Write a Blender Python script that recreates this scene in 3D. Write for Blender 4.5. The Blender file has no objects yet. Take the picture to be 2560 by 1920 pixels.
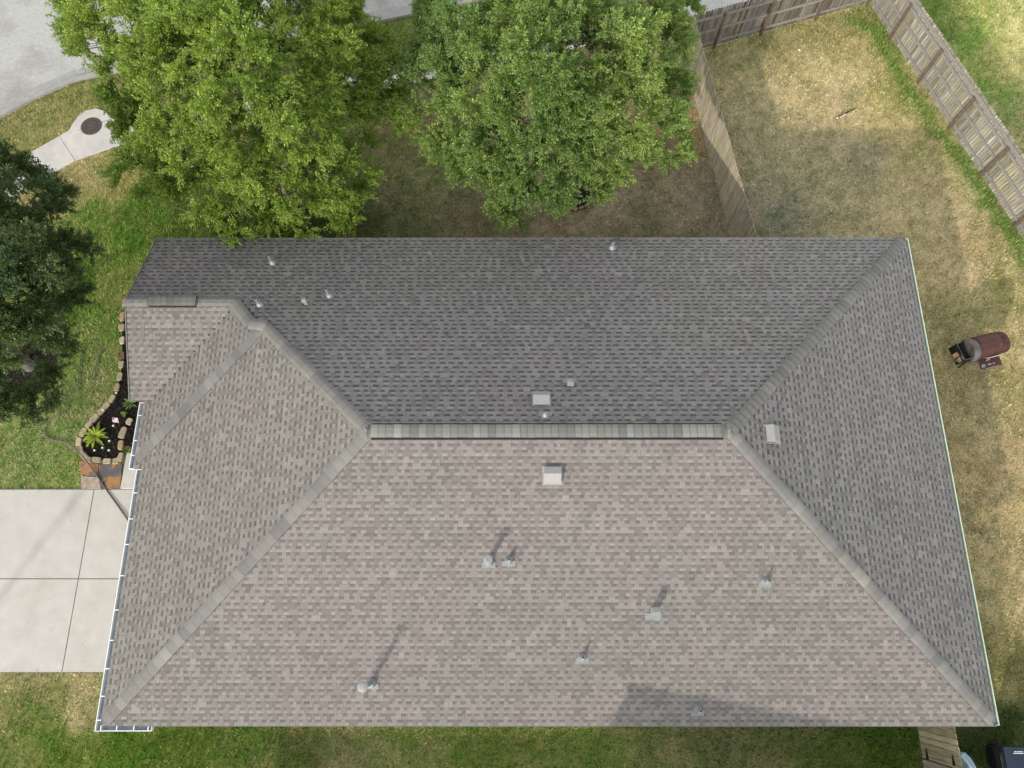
import bpy, math, random
import numpy as np
from mathutils import Vector, Matrix
R = math.radians
S = bpy.context.scene
COL = S.collection

# ------------------------------------------------------------------ camera
CAM_Z = 20.5; TILT = R(18.0); FPX = 1832.0; YAW = 0.0049; ROLL = -0.0053
cam = bpy.data.cameras.new('camera'); co = bpy.data.objects.new('camera', cam); COL.objects.link(co)
cam.sensor_width = 36.0; cam.lens = 36.0 * FPX / 2560.0; cam.clip_end = 2000
_ct, _st = math.cos(TILT), math.sin(TILT)
fwd = Vector((0, _st, -_ct)); upv = Vector((0, _ct, _st)); rt = Vector((1, 0, 0))
rr = rt * math.cos(ROLL) + upv * math.sin(ROLL)
uu = upv * math.cos(ROLL) - rt * math.sin(ROLL)
rz = Matrix.Rotation(YAW, 3, 'Z')
rr, uu, ff = rz @ rr, rz @ uu, rz @ fwd
m3 = Matrix((rr, uu, -ff)).transposed()
co.matrix_world = Matrix.Translation((0, 0, CAM_Z)) @ m3.to_4x4()
S.camera = co

# ------------------------------------------------------------------ sky, sun, exposure
SUN_AZ = 30.3      # shadows run this many degrees east of north
SUN_EL = 22.7
w = bpy.data.worlds.new('World'); S.world = w; w.use_nodes = True
nt = w.node_tree; bg = nt.nodes['Background']
sky = nt.nodes.new('ShaderNodeTexSky'); sky.sky_type = 'NISHITA'; sky.sun_disc = False
sky.sun_elevation = R(SUN_EL); sky.sun_rotation = R(180 + SUN_AZ)
sky.air_density = 2.0; sky.dust_density = 0.5; sky.ozone_density = 1.0
hs = nt.nodes.new('ShaderNodeHueSaturation'); hs.inputs['Saturation'].default_value = .22; hs.inputs['Value'].default_value = 1.0   # thin white haze
nt.links.new(sky.outputs[0], hs.inputs['Color']); nt.links.new(hs.outputs[0], bg.inputs[0]); bg.inputs[1].default_value = 0.15
sl = bpy.data.lights.new('sun', 'SUN'); sl.energy = 1.4; sl.angle = R(1.1); sl.color = (1.0, 0.91, 0.79)
so = bpy.data.objects.new('sun', sl); COL.objects.link(so)
_az, _el = R(SUN_AZ), R(SUN_EL)
sundir = Vector((math.sin(_az) * math.cos(_el), math.cos(_az) * math.cos(_el), -math.sin(_el)))
so.rotation_euler = sundir.to_track_quat('-Z', 'Y').to_euler(); so.location = (-20, -30, 30)
S.view_settings.view_transform = 'Standard'; S.view_settings.look = 'None'; S.view_settings.gamma = 1
S.view_settings.exposure = 1.3

# ------------------------------------------------------------------ helpers
def ray(px, py):
    x = px - 1280.0; y = py - 960.0
    return ff * FPX + rr * x - uu * y
def P(px, py, z=0.0):
    """point at height z seen at photograph pixel (px, py)"""
    d = ray(px, py); k = (CAM_Z - z) / -d.z
    return Vector((d.x * k, d.y * k, z))
def onplane(px, py, p0, n):
    d = ray(px, py); o = Vector((0, 0, CAM_Z))
    return o + d * ((p0 - o).dot(n) / d.dot(n))
def lin(c):
    return tuple((v / 255 / 12.92) if v <= 10 else ((v / 255 + .055) / 1.055) ** 2.4 for v in c)

def root_loc(o):
    v = Vector((0, 0, 0))
    while o is not None:
        v += o.location; o = o.parent
    return v
def link_mesh(name, me, parent=None, origin=None):
    o = bpy.data.objects.new(name, me); COL.objects.link(o)
    if parent is not None: o.parent = parent
    elif origin is not None: o.location = origin
    return o
def tag(o, label=None, cat=None, group=None, kind=None):
    if label: o['label'] = label
    if cat: o['category'] = cat
    if group: o['group'] = group
    if kind: o['kind'] = kind
    return o
def empty(name, loc, label=None, cat=None, group=None):
    o = bpy.data.objects.new(name, None); COL.objects.link(o); o.location = loc; o.empty_display_size = .2
    return tag(o, label, cat, group)

class MB:
    """collects polygons in world coordinates, with an optional colour per face"""
    def __init__(s): s.v = []; s.f = []; s.c = []
    def face(s, pts, col=None):
        i = len(s.v); s.v.extend([tuple(p) for p in pts]); s.f.append(tuple(range(i, i + len(pts)))); s.c.append(col)
    def mesh(s, vs, fs, col=None):
        i = len(s.v); s.v.extend([tuple(p) for p in vs])
        for f in fs: s.f.append(tuple(i + k for k in f)); s.c.append(col)
    def box(s, c, size, rot=0.0, col=None, taper=1.0, frame=None):
        hx, hy, hz = size[0] / 2, size[1] / 2, size[2] / 2
        vs = []
        for z in (-1, 1):
            t = taper if z > 0 else 1.0
            for x, y in ((-1, -1), (1, -1), (1, 1), (-1, 1)):
                p = Vector((x * hx * t, y * hy * t, z * hz))
                if frame: p = frame[0] * p.x + frame[1] * p.y + frame[2] * p.z
                elif rot: p = Matrix.Rotation(rot, 3, 'Z') @ p
                vs.append(p + Vector(c))
        s.mesh(vs, [(0, 3, 2, 1), (4, 5, 6, 7), (0, 1, 5, 4), (1, 2, 6, 5), (2, 3, 7, 6), (3, 0, 4, 7)], col)
    def prism(s, poly, z0, z1, col=None):
        n = len(poly)
        vs = [(p[0], p[1], z0) for p in poly] + [(p[0], p[1], z1) for p in poly]
        s.mesh(vs, [tuple(range(n - 1, -1, -1)), tuple(range(n, 2 * n))] + [(i, (i + 1) % n, n + (i + 1) % n, n + i) for i in range(n)], col)
    def tube(s, pts, rad, seg=8, col=None, caps=True):
        pts = [Vector(p) for p in pts]
        if not hasattr(rad, '__len__'): rad = [rad] * len(pts)
        rings = []; prev = None
        for i, p in enumerate(pts):
            t = (pts[min(i + 1, len(pts) - 1)] - pts[max(i - 1, 0)])
            if t.length < 1e-9: t = Vector((0, 0, 1))
            t.normalize()
            a = prev if prev is not None else (Vector((1, 0, 0)) if abs(t.x) < .8 else Vector((0, 1, 0)))
            a = (a - t * a.dot(t)).normalized(); prev = a; b = t.cross(a)
            rings.append([p + (a * math.cos(2 * math.pi * k / seg) + b * math.sin(2 * math.pi * k / seg)) * rad[i] for k in range(seg)])
        vs = [q for r in rings for q in r]; fs = []
        for i in range(len(rings) - 1):
            for k in range(seg):
                fs.append((i * seg + k, i * seg + (k + 1) % seg, (i + 1) * seg + (k + 1) % seg, (i + 1) * seg + k))
        if caps: fs.append(tuple(range(seg - 1, -1, -1))); fs.append(tuple((len(rings) - 1) * seg + k for k in range(seg)))
        s.mesh(vs, fs, col)
    def lathe(s, c, prof, axis=Vector((0, 0, 1)), seg=20, col=None, flat=1.0):
        """prof: list of (radius, height) along axis"""
        z = Vector(axis).normalized(); a = Vector((1, 0, 0)) if abs(z.x) < .8 else Vector((0, 1, 0))
        a = (a - z * a.dot(z)).normalized(); b = z.cross(a)
        vs = []; fs = []
        for r_, h in prof:
            for k in range(seg):
                t = 2 * math.pi * k / seg
                vs.append(Vector(c) + a * (r_ * math.cos(t)) + b * (r_ * math.sin(t) * flat) + z * h)
        for i in range(len(prof) - 1):
            for k in range(seg):
                fs.append((i * seg + k, i * seg + (k + 1) % seg, (i + 1) * seg + (k + 1) % seg, (i + 1) * seg + k))
        fs.append(tuple(range(seg - 1, -1, -1))); fs.append(tuple((len(prof) - 1) * seg + k for k in range(seg)))
        s.mesh(vs, fs, col)
    def build(s, name, mat, parent=None, smooth=False, bevel=0):
        if parent is not None: L = root_loc(parent)
        else:
            a = np.array(s.v); L = Vector((float(a[:, 0].mean()), float(a[:, 1].mean()), float(a[:, 2].min())))
        me = bpy.data.meshes.new(name)
        me.from_pydata([(x - L.x, y - L.y, z - L.z) for x, y, z in s.v], [], s.f)
        if any(c is not None for c in s.c):
            at = me.color_attributes.new('Col', 'FLOAT_COLOR', 'CORNER')
            buf = []
            for f, c in zip(s.f, s.c):
                if c is None: c = (.5, .5, .5)
                if hasattr(c[0], '__len__'):
                    for k in range(len(f)): buf.extend((*c[k % len(c)], 1))
                else: buf.extend((*c, 1) * len(f))
            at.data.foreach_set('color', buf)
        me.materials.append(mat)
        if smooth: me.shade_smooth() if hasattr(me, 'shade_smooth') else None
        o = link_mesh(name, me, parent, None if parent is not None else L)
        if bevel:
            b = o.modifiers.new('bevel', 'BEVEL'); b.width = bevel; b.segments = 2; b.limit_method = 'ANGLE'
        return o

def smooth_by_angle(o, ang=40):
    me = o.data; me.shade_smooth() if hasattr(me, 'shade_smooth') else None
    try: me.set_sharp_from_angle(angle=R(ang))
    except Exception: pass
    return o

# ------------------------------------------------------------------ materials
def mat(name, col=(.5, .5, .5), rough=.8, metal=0.0, attr=False, noise=None, bump=None, spec=.3, trans=0.0, noise2=None, stretch=None):
    """noise=(scale, amount); noise2 = (scale, colour, threshold, softness) for blotches; bump=(scale, strength)"""
    m = bpy.data.materials.new(name); m.use_nodes = True; t = m.node_tree; N = t.nodes; Lk = t.links
    b = N['Principled BSDF']; b.inputs['Roughness'].default_value = rough; b.inputs['Metallic'].default_value = metal
    b.inputs['Specular IOR Level'].default_value = spec
    tc = N.new('ShaderNodeTexCoord'); vec = tc.outputs['Object']
    if stretch:
        mp = N.new('ShaderNodeMapping'); mp.inputs['Scale'].default_value = stretch; Lk.new(vec, mp.inputs[0]); vec = mp.outputs[0]
    if attr:
        a = N.new('ShaderNodeAttribute'); a.attribute_name = 'Col'; cur = a.outputs['Color']
    else:
        a = N.new('ShaderNodeRGB'); a.outputs[0].default_value = (*col, 1); cur = a.outputs[0]
    if noise2:
        n2 = N.new('ShaderNodeTexNoise'); n2.inputs['Scale'].default_value = noise2[0]; n2.inputs['Detail'].default_value = 6
        n2.inputs['Roughness'].default_value = .65
        Lk.new(vec, n2.inputs['Vector'])
        mr = N.new('ShaderNodeMapRange'); mr.inputs[1].default_value = noise2[2] - noise2[3]; mr.inputs[2].default_value = noise2[2] + noise2[3]
        Lk.new(n2.outputs[0], mr.inputs[0])
        mx = N.new('ShaderNodeMix'); mx.data_type = 'RGBA'; Lk.new(mr.outputs[0], mx.inputs[0]); Lk.new(cur, mx.inputs[6])
        mx.inputs[7].default_value = (*noise2[1], 1); cur = mx.outputs[2]
    if noise:
        n = N.new('ShaderNodeTexNoise'); n.inputs['Scale'].default_value = noise[0]; n.inputs['Detail'].default_value = 4
        Lk.new(vec, n.inputs['Vector'])
        mr = N.new('ShaderNodeMapRange'); mr.inputs[1].default_value = .25; mr.inputs[2].default_value = .75
        mr.inputs[3].default_value = 1 - noise[1]; mr.inputs[4].default_value = 1 + noise[1]
        Lk.new(n.outputs[0], mr.inputs[0])
        vm = N.new('ShaderNodeVectorMath'); vm.operation = 'SCALE'; Lk.new(cur, vm.inputs[0]); Lk.new(mr.outputs[0], vm.inputs[3]); cur = vm.outputs[0]
    Lk.new(cur, b.inputs['Base Color'])
    if bump:
        n = N.new('ShaderNodeTexNoise'); n.inputs['Scale'].default_value = bump[0]; n.inputs['Detail'].default_value = 5
        Lk.new(vec, n.inputs['Vector'])
        bm = N.new('ShaderNodeBump'); bm.inputs['Strength'].default_value = bump[1]; bm.inputs['Distance'].default_value = .02
        Lk.new(n.outputs[0], bm.inputs['Height']); Lk.new(bm.outputs[0], b.inputs['Normal'])
    if trans > 0:
        tr = N.new('ShaderNodeBsdfTranslucent'); ms = N.new('ShaderNodeMixShader'); ms.inputs[0].default_value = trans
        vm = N.new('ShaderNodeVectorMath'); vm.operation = 'MULTIPLY'; Lk.new(cur, vm.inputs[0]); vm.inputs[1].default_value = (1.25, 1.35, .6) if 'grass' not in name else (1, 1, .9)
        Lk.new(vm.outputs[0], tr.inputs[0]); Lk.new(b.outputs[0], ms.inputs[1]); Lk.new(tr.outputs[0], ms.inputs[2])
        Lk.new(ms.outputs[0], N['Material Output'].inputs[0])
    return m

M = dict(
    shingle=mat('shingle', attr=True, rough=.95, noise=(55, .16), spec=.15, bump=(120, .25)),
    deck=mat('roof_deck', (.1, .09, .08), .9),
    brick=mat('wall_brick', (.32, .2, .15), .9, noise=(9, .25)),
    white=mat('white_paint', (.78, .79, .78), .45, noise=(6, .06)),
    gut_in=mat('gutter_inside', (.30, .325, .355), .5, noise=(7, .3)),  # blue-grey stands in for shade and sky inside the white gutter
    mint=mat('mint_gutter', (.52, .62, .52), .5, noise=(5, .12)),
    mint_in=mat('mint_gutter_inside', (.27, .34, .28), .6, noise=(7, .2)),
    galv=mat('galvanised_metal', (.27, .29, .30), .55, .35, noise=(25, .2)),
    galvlt=mat('weathered_flashing', (.21, .22, .212), .6, .1, noise=(30, .25)),
    ventgrey=mat('vent_paint', (.275, .268, .26), .6, noise=(18, .08)),
    shade_trim=mat('drip_edge_metal', (.16, .155, .15), .6, noise=(5, .1)),
    black=mat('black_opening', (.006, .006, .006), .9),
    darkvent=mat('black_ridge_vent', (.012, .012, .012), .8),
    concrete=mat('concrete', (.465, .44, .405), .9, noise=(3, .06), bump=(60, .15), noise2=(.9, (.42, .39, .35), .58, .12)),
    walkc=mat('sidewalk_concrete', (.475, .45, .42), .9, noise=(4, .08), bump=(60, .15), noise2=(.9, (.40, .38, .35), .56, .12)),
    roadc=mat('road_concrete', (.37, .365, .35), .92, noise=(9, .13), bump=(40, .3), noise2=(.45, (.27, .25, .24), .56, .10)),
    kerb=mat('kerb_concrete', (.29, .28, .265), .92, noise=(5, .15), bump=(40, .2)),
    joint=mat('joint_filler', (.2, .165, .12), .95, noise=(20, .4)),
    soil=mat('ground', attr=True, rough=1, noise=(30, .28), bump=(25, .6), spec=.1),
    grass=mat('grass_blades', attr=True, rough=.8, spec=.15, trans=.25),
    leafA=mat('bright_leaves', attr=True, rough=.5, spec=.35, trans=.3),
    leafB=mat('grey_green_leaves', attr=True, rough=.45, spec=.4, trans=.28),
    bark=mat('bark', (.14, .115, .09), .95, noise=(12, .35), bump=(30, .8)),
    barkg=mat('pale_bark', (.12, .11, .095), .95, noise=(12, .35), bump=(30, .8)),
    mulch=mat('mulch', attr=True, rough=.95, spec=.1),
    stone=mat('edging_stone', attr=True, rough=.9, noise=(14, .2), bump=(20, .6)),
    flag=mat('flagstone', attr=True, rough=.8, noise=(6, .2), bump=(9, .5), noise2=(3.5, (.10, .095, .10), .56, .05)),
    flag3=mat('dark_flagstone', (.10, .092, .098), rough=.8, noise=(6, .2), bump=(9, .5), noise2=(2.2, (.30, .155, .06), .54, .04)),
    flag2=mat('rough_flagstone', (.33, .26, .2), .95, noise=(10, .35), bump=(14, .9)),
    picket=mat('weathered_pickets', attr=True, rough=.9, noise=(22, .42), stretch=(1, 1, .10), spec=.1, bump=(20, .4)),
    post=mat('stained_posts', (.135, .10, .07), .85, noise=(9, .3)),
    rail=mat('grey_rails', (.23, .215, .2), .9, noise=(12, .25)),
    hose=mat('green_grey_hose', (.10, .125, .11), .5),
    hosed=mat('dark_hose', (.115, .10, .085), .55),
    iron=mat('cast_iron', (.085, .065, .06), .7, .3, noise=(40, .3)),
    maroon=mat('rusty_maroon_steel', (.072, .03, .025), .5, .25, noise=(7, .3), noise2=(1.6, (.12, .10, .10), .60, .06)),
    maroon2=mat('maroon_steel', (.068, .029, .023), .5, .25, noise=(7, .3)),
    sootgrey=mat('burnt_grey_steel', (.14, .13, .13), .55, .3, noise=(6, .3), noise2=(3, (.07, .05, .045), .56, .08)),
    soot=mat('soot_black_steel', (.02, .022, .024), .6, .3, noise=(9, .3)),
    steel=mat('bright_steel', (.75, .75, .75), .25, .9),
    wood=mat('split_wood', (.36, .23, .12), .9, noise=(12, .3)),
    navy=mat('navy_plastic', (.018, .026, .05), .45, noise=(9, .15)),
    blackpl=mat('black_plastic', (.012, .013, .016), .5, noise=(9, .2)),
    paint=mat('pale_lettering', (.6, .64, .66), .6),
    greyprint=mat('grey_lettering', (.2, .21, .21), .6),
    paleblue=mat('pale_blue_plastic', (.36, .46, .56), .55, noise=(16, .18)),
    petalw=mat('white_petals', (.75, .74, .7), .7), petalp=mat('pink_petals', (.5, .17, .28), .7),
    red=mat('red_plastic', (.26, .06, .045), .5), plantleaf=mat('garden_leaves', attr=True, rough=.45, trans=.25),
    flagcloth=mat('flag_cloth', attr=True, rough=.8), brickedge=mat('pink_edging', (.24, .15, .13), .9, noise=(12, .3)),
    lampgrey=mat('lamp_pole', (.3, .3, .3), .6, .5), glass=mat('window_glass', (.03, .035, .04), .08, spec=.6),
)

# ------------------------------------------------------------------ house roof
EZ = 2.70; PITCH = .42
ER, NN, NS, EW = 10.70, 9.96, -2.18, -9.17
RID = (NN + NS) / 2; RUN = (NN - NS) / 2
ERK = -9.72; NG = 5.36; RG = (NN - NG) / 2; EP = -9.42; NP = 3.62
cp = math.cos(math.atan(PITCH)); sp = math.sin(math.atan(PITCH))
house = empty('brick_house', (0.8, RID, 0), 'single storey brick house with a big grey shingled hip roof and small front gable', 'house')
HL = Vector(house.location)
nS = Vector((0, -sp, cp)); nN = Vector((0, sp, cp)); nE = Vector((sp, 0, cp)); nW = Vector((-sp, 0, cp))
pS = Vector((0, NS, EZ)); pN = Vector((0, NN, EZ)); pE = Vector((ER, 0, EZ)); pW = Vector((EW, 0, EZ)); pG = Vector((0, NG, EZ))
EXPO = .1405
rng = random.Random(7)

def vnoise(x, y, seed=0):
    """smooth value noise, numpy"""
    x = np.asarray(x, float); y = np.asarray(y, float)
    xi = np.floor(x).astype(np.int64); yi = np.floor(y).astype(np.int64); fx = x - xi; fy = y - yi
    fx = fx * fx * (3 - 2 * fx); fy = fy * fy * (3 - 2 * fy)
    def h(a, b):
        n = (a * 374761393 + b * 668265263 + seed * 974711) & 0x7fffffff
        n = ((n ^ (n >> 13)) * 1274126177) & 0x7fffffff
        return ((n ^ (n >> 16)) & 0xffff) / 65535.0
    return (h(xi, yi) * (1 - fx) + h(xi + 1, yi) * fx) * (1 - fy) + (h(xi, yi + 1) * (1 - fx) + h(xi + 1, yi + 1) * fx) * fy
def fbm(x, y, seed=0, oct=4):
    t = 0; a = .5; s = 0
    for i in range(oct):
        t = t + a * vnoise(x * 2 ** i, y * 2 ** i, seed + i * 17); s += a; a *= .5
    return t / s

BROWN = Vector((.196, .177, .165)); GREEN = Vector((.187, .176, .160)); PINK = Vector((.203, .172, .160)); BLUE = Vector((.172, .175, .178))
def tone(p, pinkness=0.0):
    a = float(fbm(p.x * .45 + 3, p.y * .45, 5, 3)); b = float(vnoise(p.x * 1.3, p.y * 1.3, 9))
    k = min(1, max(0, (a - .38) * 3.2 + pinkness)); c = GREEN.lerp(BROWN, k)
    if b > .78: c = c.lerp(PINK, min(1, (b - .78) * 2.5))
    return c

def slope(name, O, u, wv, n, wmax, span, pink=0.0, tint=(1, 1, 1), w_start=0.0, dkm=.66, gapk=1.0):
    """laminated shingles: O on the eave, u along it, wv up the slope, span(w) -> (u0, u1)"""
    mb = MB(); k = 0; w0 = w_start
    up = wv
    def pt(a, b, h): return O + u * a + up * b + n * h
    while w0 < wmax - .02:
        w1 = min(w0 + EXPO, wmax); e = w1 - w0
        u0, u1 = span((w0 + w1) / 2)
        if u1 - u0 > .03:
            x = u0; istab = rng.random() < .5
            shade_course = rng.uniform(.96, 1.04)
            while x < u1:
                wd = rng.uniform(.070, .125) if istab else rng.uniform(.074, .132) * gapk
                if istab and rng.random() < .14: wd += rng.uniform(.05, .10)
                x2 = min(x + wd, u1)
                if u1 - x2 < .03: x2 = u1
                c = tone(pt(x, w0, 0), pink); c = Vector((c.x * tint[0], c.y * tint[1], c.z * tint[2]))
                j = rng.gauss(1, .06) * shade_course
                if istab:
                    j *= rng.choice((1.10, 1.02, .95, .84))
                    cc = tuple(c * j); d = tuple(c * j * .5)
                    a0, a1, b1, b0 = pt(x, w0, .012), pt(x2, w0, .012), pt(x2, w1, .003), pt(x, w1, .003)
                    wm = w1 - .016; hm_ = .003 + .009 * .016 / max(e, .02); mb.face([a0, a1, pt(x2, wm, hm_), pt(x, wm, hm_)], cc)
                    mb.face([pt(x, wm, hm_), pt(x2, wm, hm_), b1, b0], tuple(c * j * (.62 if dkm < .5 else .84)))   # seam under the next course, its overlap shadow painted dark
                    mb.face([pt(x, w0, -.004), pt(x2, w0, -.004), a1, a0], d)
                    mb.face([pt(x, w0, .002), a0, b0, pt(x, w1, 0)], d); mb.face([a1, pt(x2, w0, .002), pt(x2, w1, 0), b1], d)
                    if rng.random() < .3:   # a joint between two shingles
                        xx = rng.uniform(x + .02, max(x + .021, x2 - .02)); mb.face([pt(xx, w0, .0127), pt(xx + .007, w0, .0127), pt(xx + .007, w1, .0037), pt(xx, w1, .0037)], tuple(c * .55))
                else:
                    # bare lower layer: dark granule band, deepened per slope to paint butt-edge shade
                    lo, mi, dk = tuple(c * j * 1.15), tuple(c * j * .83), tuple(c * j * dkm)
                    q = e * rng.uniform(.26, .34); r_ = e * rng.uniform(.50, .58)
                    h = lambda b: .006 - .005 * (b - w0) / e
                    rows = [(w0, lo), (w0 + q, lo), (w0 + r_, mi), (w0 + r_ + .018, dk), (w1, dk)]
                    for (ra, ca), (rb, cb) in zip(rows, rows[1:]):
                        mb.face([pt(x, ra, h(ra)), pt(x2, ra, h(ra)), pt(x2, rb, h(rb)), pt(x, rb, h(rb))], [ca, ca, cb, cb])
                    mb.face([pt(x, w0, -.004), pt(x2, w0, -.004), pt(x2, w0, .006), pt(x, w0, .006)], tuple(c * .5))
                x = x2; istab = not istab
        w0 = w1; k += 1
    o = mb.build(name, M['shingle'], house); return o

uE = Vector((1, 0, 0)); uN = Vector((0, 1, 0))
upS = Vector((0, cp, sp)); upN = Vector((0, -cp, sp)); upE = Vector((-cp, 0, sp)); upW = Vector((cp, 0, sp))
def sN(w_):
    s = w_ * cp
    return (ERK if s < RG else EW + s, ER - s)
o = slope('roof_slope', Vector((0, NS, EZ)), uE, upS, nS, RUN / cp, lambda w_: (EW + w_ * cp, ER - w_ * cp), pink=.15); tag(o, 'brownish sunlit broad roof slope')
o = slope('roof_slope', Vector((0, NN, EZ)), uE, upN, nN, RUN / cp, sN, pink=-.3, tint=(.98, .99, 1.05), dkm=.42, gapk=1.15); tag(o, 'dark grey long roof slope facing the trees')  # same shingle; bluish tint and deeper bands paint in this side's shade
o = slope('roof_slope', Vector((ER, 0, EZ)), uN, upE, nE, RUN / cp, lambda w_: (NS + w_ * cp, NN - w_ * cp), pink=-.3, tint=(.95, .965, 1.02), dkm=.45); tag(o, 'grey triangular roof slope over the dry back yard')  # shade of this slope painted in by darker tint and bands
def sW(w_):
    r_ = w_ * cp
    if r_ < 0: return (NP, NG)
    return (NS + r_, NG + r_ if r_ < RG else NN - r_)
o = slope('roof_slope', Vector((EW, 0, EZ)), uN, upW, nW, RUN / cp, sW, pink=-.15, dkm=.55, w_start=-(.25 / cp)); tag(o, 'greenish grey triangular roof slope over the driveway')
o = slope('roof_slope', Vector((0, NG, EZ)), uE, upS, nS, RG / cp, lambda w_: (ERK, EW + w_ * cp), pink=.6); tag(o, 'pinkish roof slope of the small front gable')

def tilted(poly, fz, t=.12):
    """solid sheet whose top follows fz(E,N)"""
    n = len(poly); vs = [(x, y, fz(x, y) - .012) for x, y in poly] + [(x, y, fz(x, y) - t) for x, y in poly]
    return vs, [tuple(range(n)), tuple(range(2 * n - 1, n - 1, -1))] + [(i, (i + 1) % n, n + (i + 1) % n, n + i)[::-1] for i in range(n)]
mb = MB()
zS = lambda x, y: EZ + PITCH * (y - NS); zN = lambda x, y: EZ + PITCH * (NN - y); zE = lambda x, y: EZ + PITCH * (ER - x); zW = lambda x, y: EZ + PITCH * (x - EW); zG = lambda x, y: EZ + PITCH * (y - NG)
for pl, fz in (([(EW, NS), (ER, NS), (ER - RUN, RID), (EW + RUN, RID)], zS),
               ([(ER, NN), (ERK, NN), (ERK, NN - RG), (EW + RG, NN - RG), (EW + RUN, RID), (ER - RUN, RID)], zN),
               ([(ER, NS), (ER, NN), (ER - RUN, RID)], zE),
               ([(EW, NS), (EW + RUN, RID), (EW + RG, NN - RG), (EW, NG), (EP, NG), (EP, NP), (EW, NP)], zW),
               ([(ERK, NG), (EW, NG), (EW + RG, NG + RG), (ERK, NG + RG)], zG)):
    vs, fs = tilted(pl, fz); mb.mesh(vs, fs)
mb.build('roof_deck', M['deck'], house)

# drip edges, a thin metal lip round the shingles
mb = MB()
for a, b in (((EW + .9, NS - .012, EZ - .03), (ER, NS - .012, EZ - .03)), ((ERK, NN + .012, EZ - .03), (ER, NN + .012, EZ - .03))):
    a = Vector(a); b = Vector(b); mb.box((a + b) / 2, ((b - a).length, .022, .07))
a = Vector((ERK - .014, NG, EZ - .02)); b = Vector((ERK - .014, NG + RG, EZ + PITCH * RG - .02)); c_ = Vector((ERK - .014, NN, EZ - .02))
for p_, q_ in ((a, b), (c_, b)):
    d = (q_ - p_).normalized(); mb.box((p_ + q_) / 2, ((q_ - p_).length, .024, .09), frame=(d, Vector((1, 0, 0)), d.cross(Vector((1, 0, 0))).normalized()))
mb.build('drip_edge', M['shade_trim'], house)

# walls with gable end and soffit
mb = MB(); inset = .5
wallpoly = [(EW + inset, NS + inset), (ER - inset, NS + inset), (ER - inset, NN - inset), (ERK + .35, NN - inset), (ERK + .35, NG + .4), (EP + 1.6, NG + .4), (EP + 1.6, NP - .1), (EW + inset, NP - .1)]
mb.prism(wallpoly, 0, EZ - .13); mb.build('wall', M['brick'], house)
mb = MB(); mb.prism([(EW + .02, NS + .02), (ER - .02, NS + .02), (ER - .02, NN - .02), (ERK + .02, NN - .02), (ERK + .02, NG + .02), (EP + .02, NG + .02), (EP + .02, NP + .02), (EW + .02, NP + .02)], EZ - .16, EZ - .125)
mb.build('soffit', M['white'], house)
mb = MB(); ge = ERK + .05
mb.mesh([(ge, NG, EZ - .12), (ge, NN, EZ - .12), (ge, NG + RG, EZ + PITCH * RG - .13), (ge + .1, NG, EZ - .12), (ge + .1, NN, EZ - .12), (ge + .1, NG + RG, EZ + PITCH * RG - .13)],
        [(0, 2, 1), (3, 4, 5), (0, 1, 4, 3), (1, 2, 5, 4), (2, 0, 3, 5)]); mb.build('gable_wall', M['brick'], house)
# garage door and windows on the front, windows on the other sides
mb = MB(); gd = MB()
for i in range(4): gd.box((EW + inset - .02, .85, .28 + i * .53), (.05, 4.9, .5))
o = gd.build('garage_door', M['white'], house, bevel=.01)
def window(x, y, axis, wd=1.2, z=1.35, h=1.2):
    m1 = MB(); m2 = MB(); s = (.08, wd, h) if axis == 'x' else (wd, .08, h); g = (.1, wd - .14, h - .14) if axis == 'x' else (wd - .14, .1, h - .14)
    m1.box((x, y, z), s); fr = m1.build('window', M['white'], house); m2.box((x, y, z), g); m2.build('pane', M['glass'], fr)
for x in (-5.5, -1, 3.5, 7.5): window(x, NS + inset - .01, 'y'); window(x, NN - inset + .01, 'y')
window(ER - inset + .01, 1.5, 'x'); window(ER - inset + .01, 6.5, 'x', 1.8, 1.1, 2.0); window(ERK + .34, 7.6, 'x', 1.6)

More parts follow.
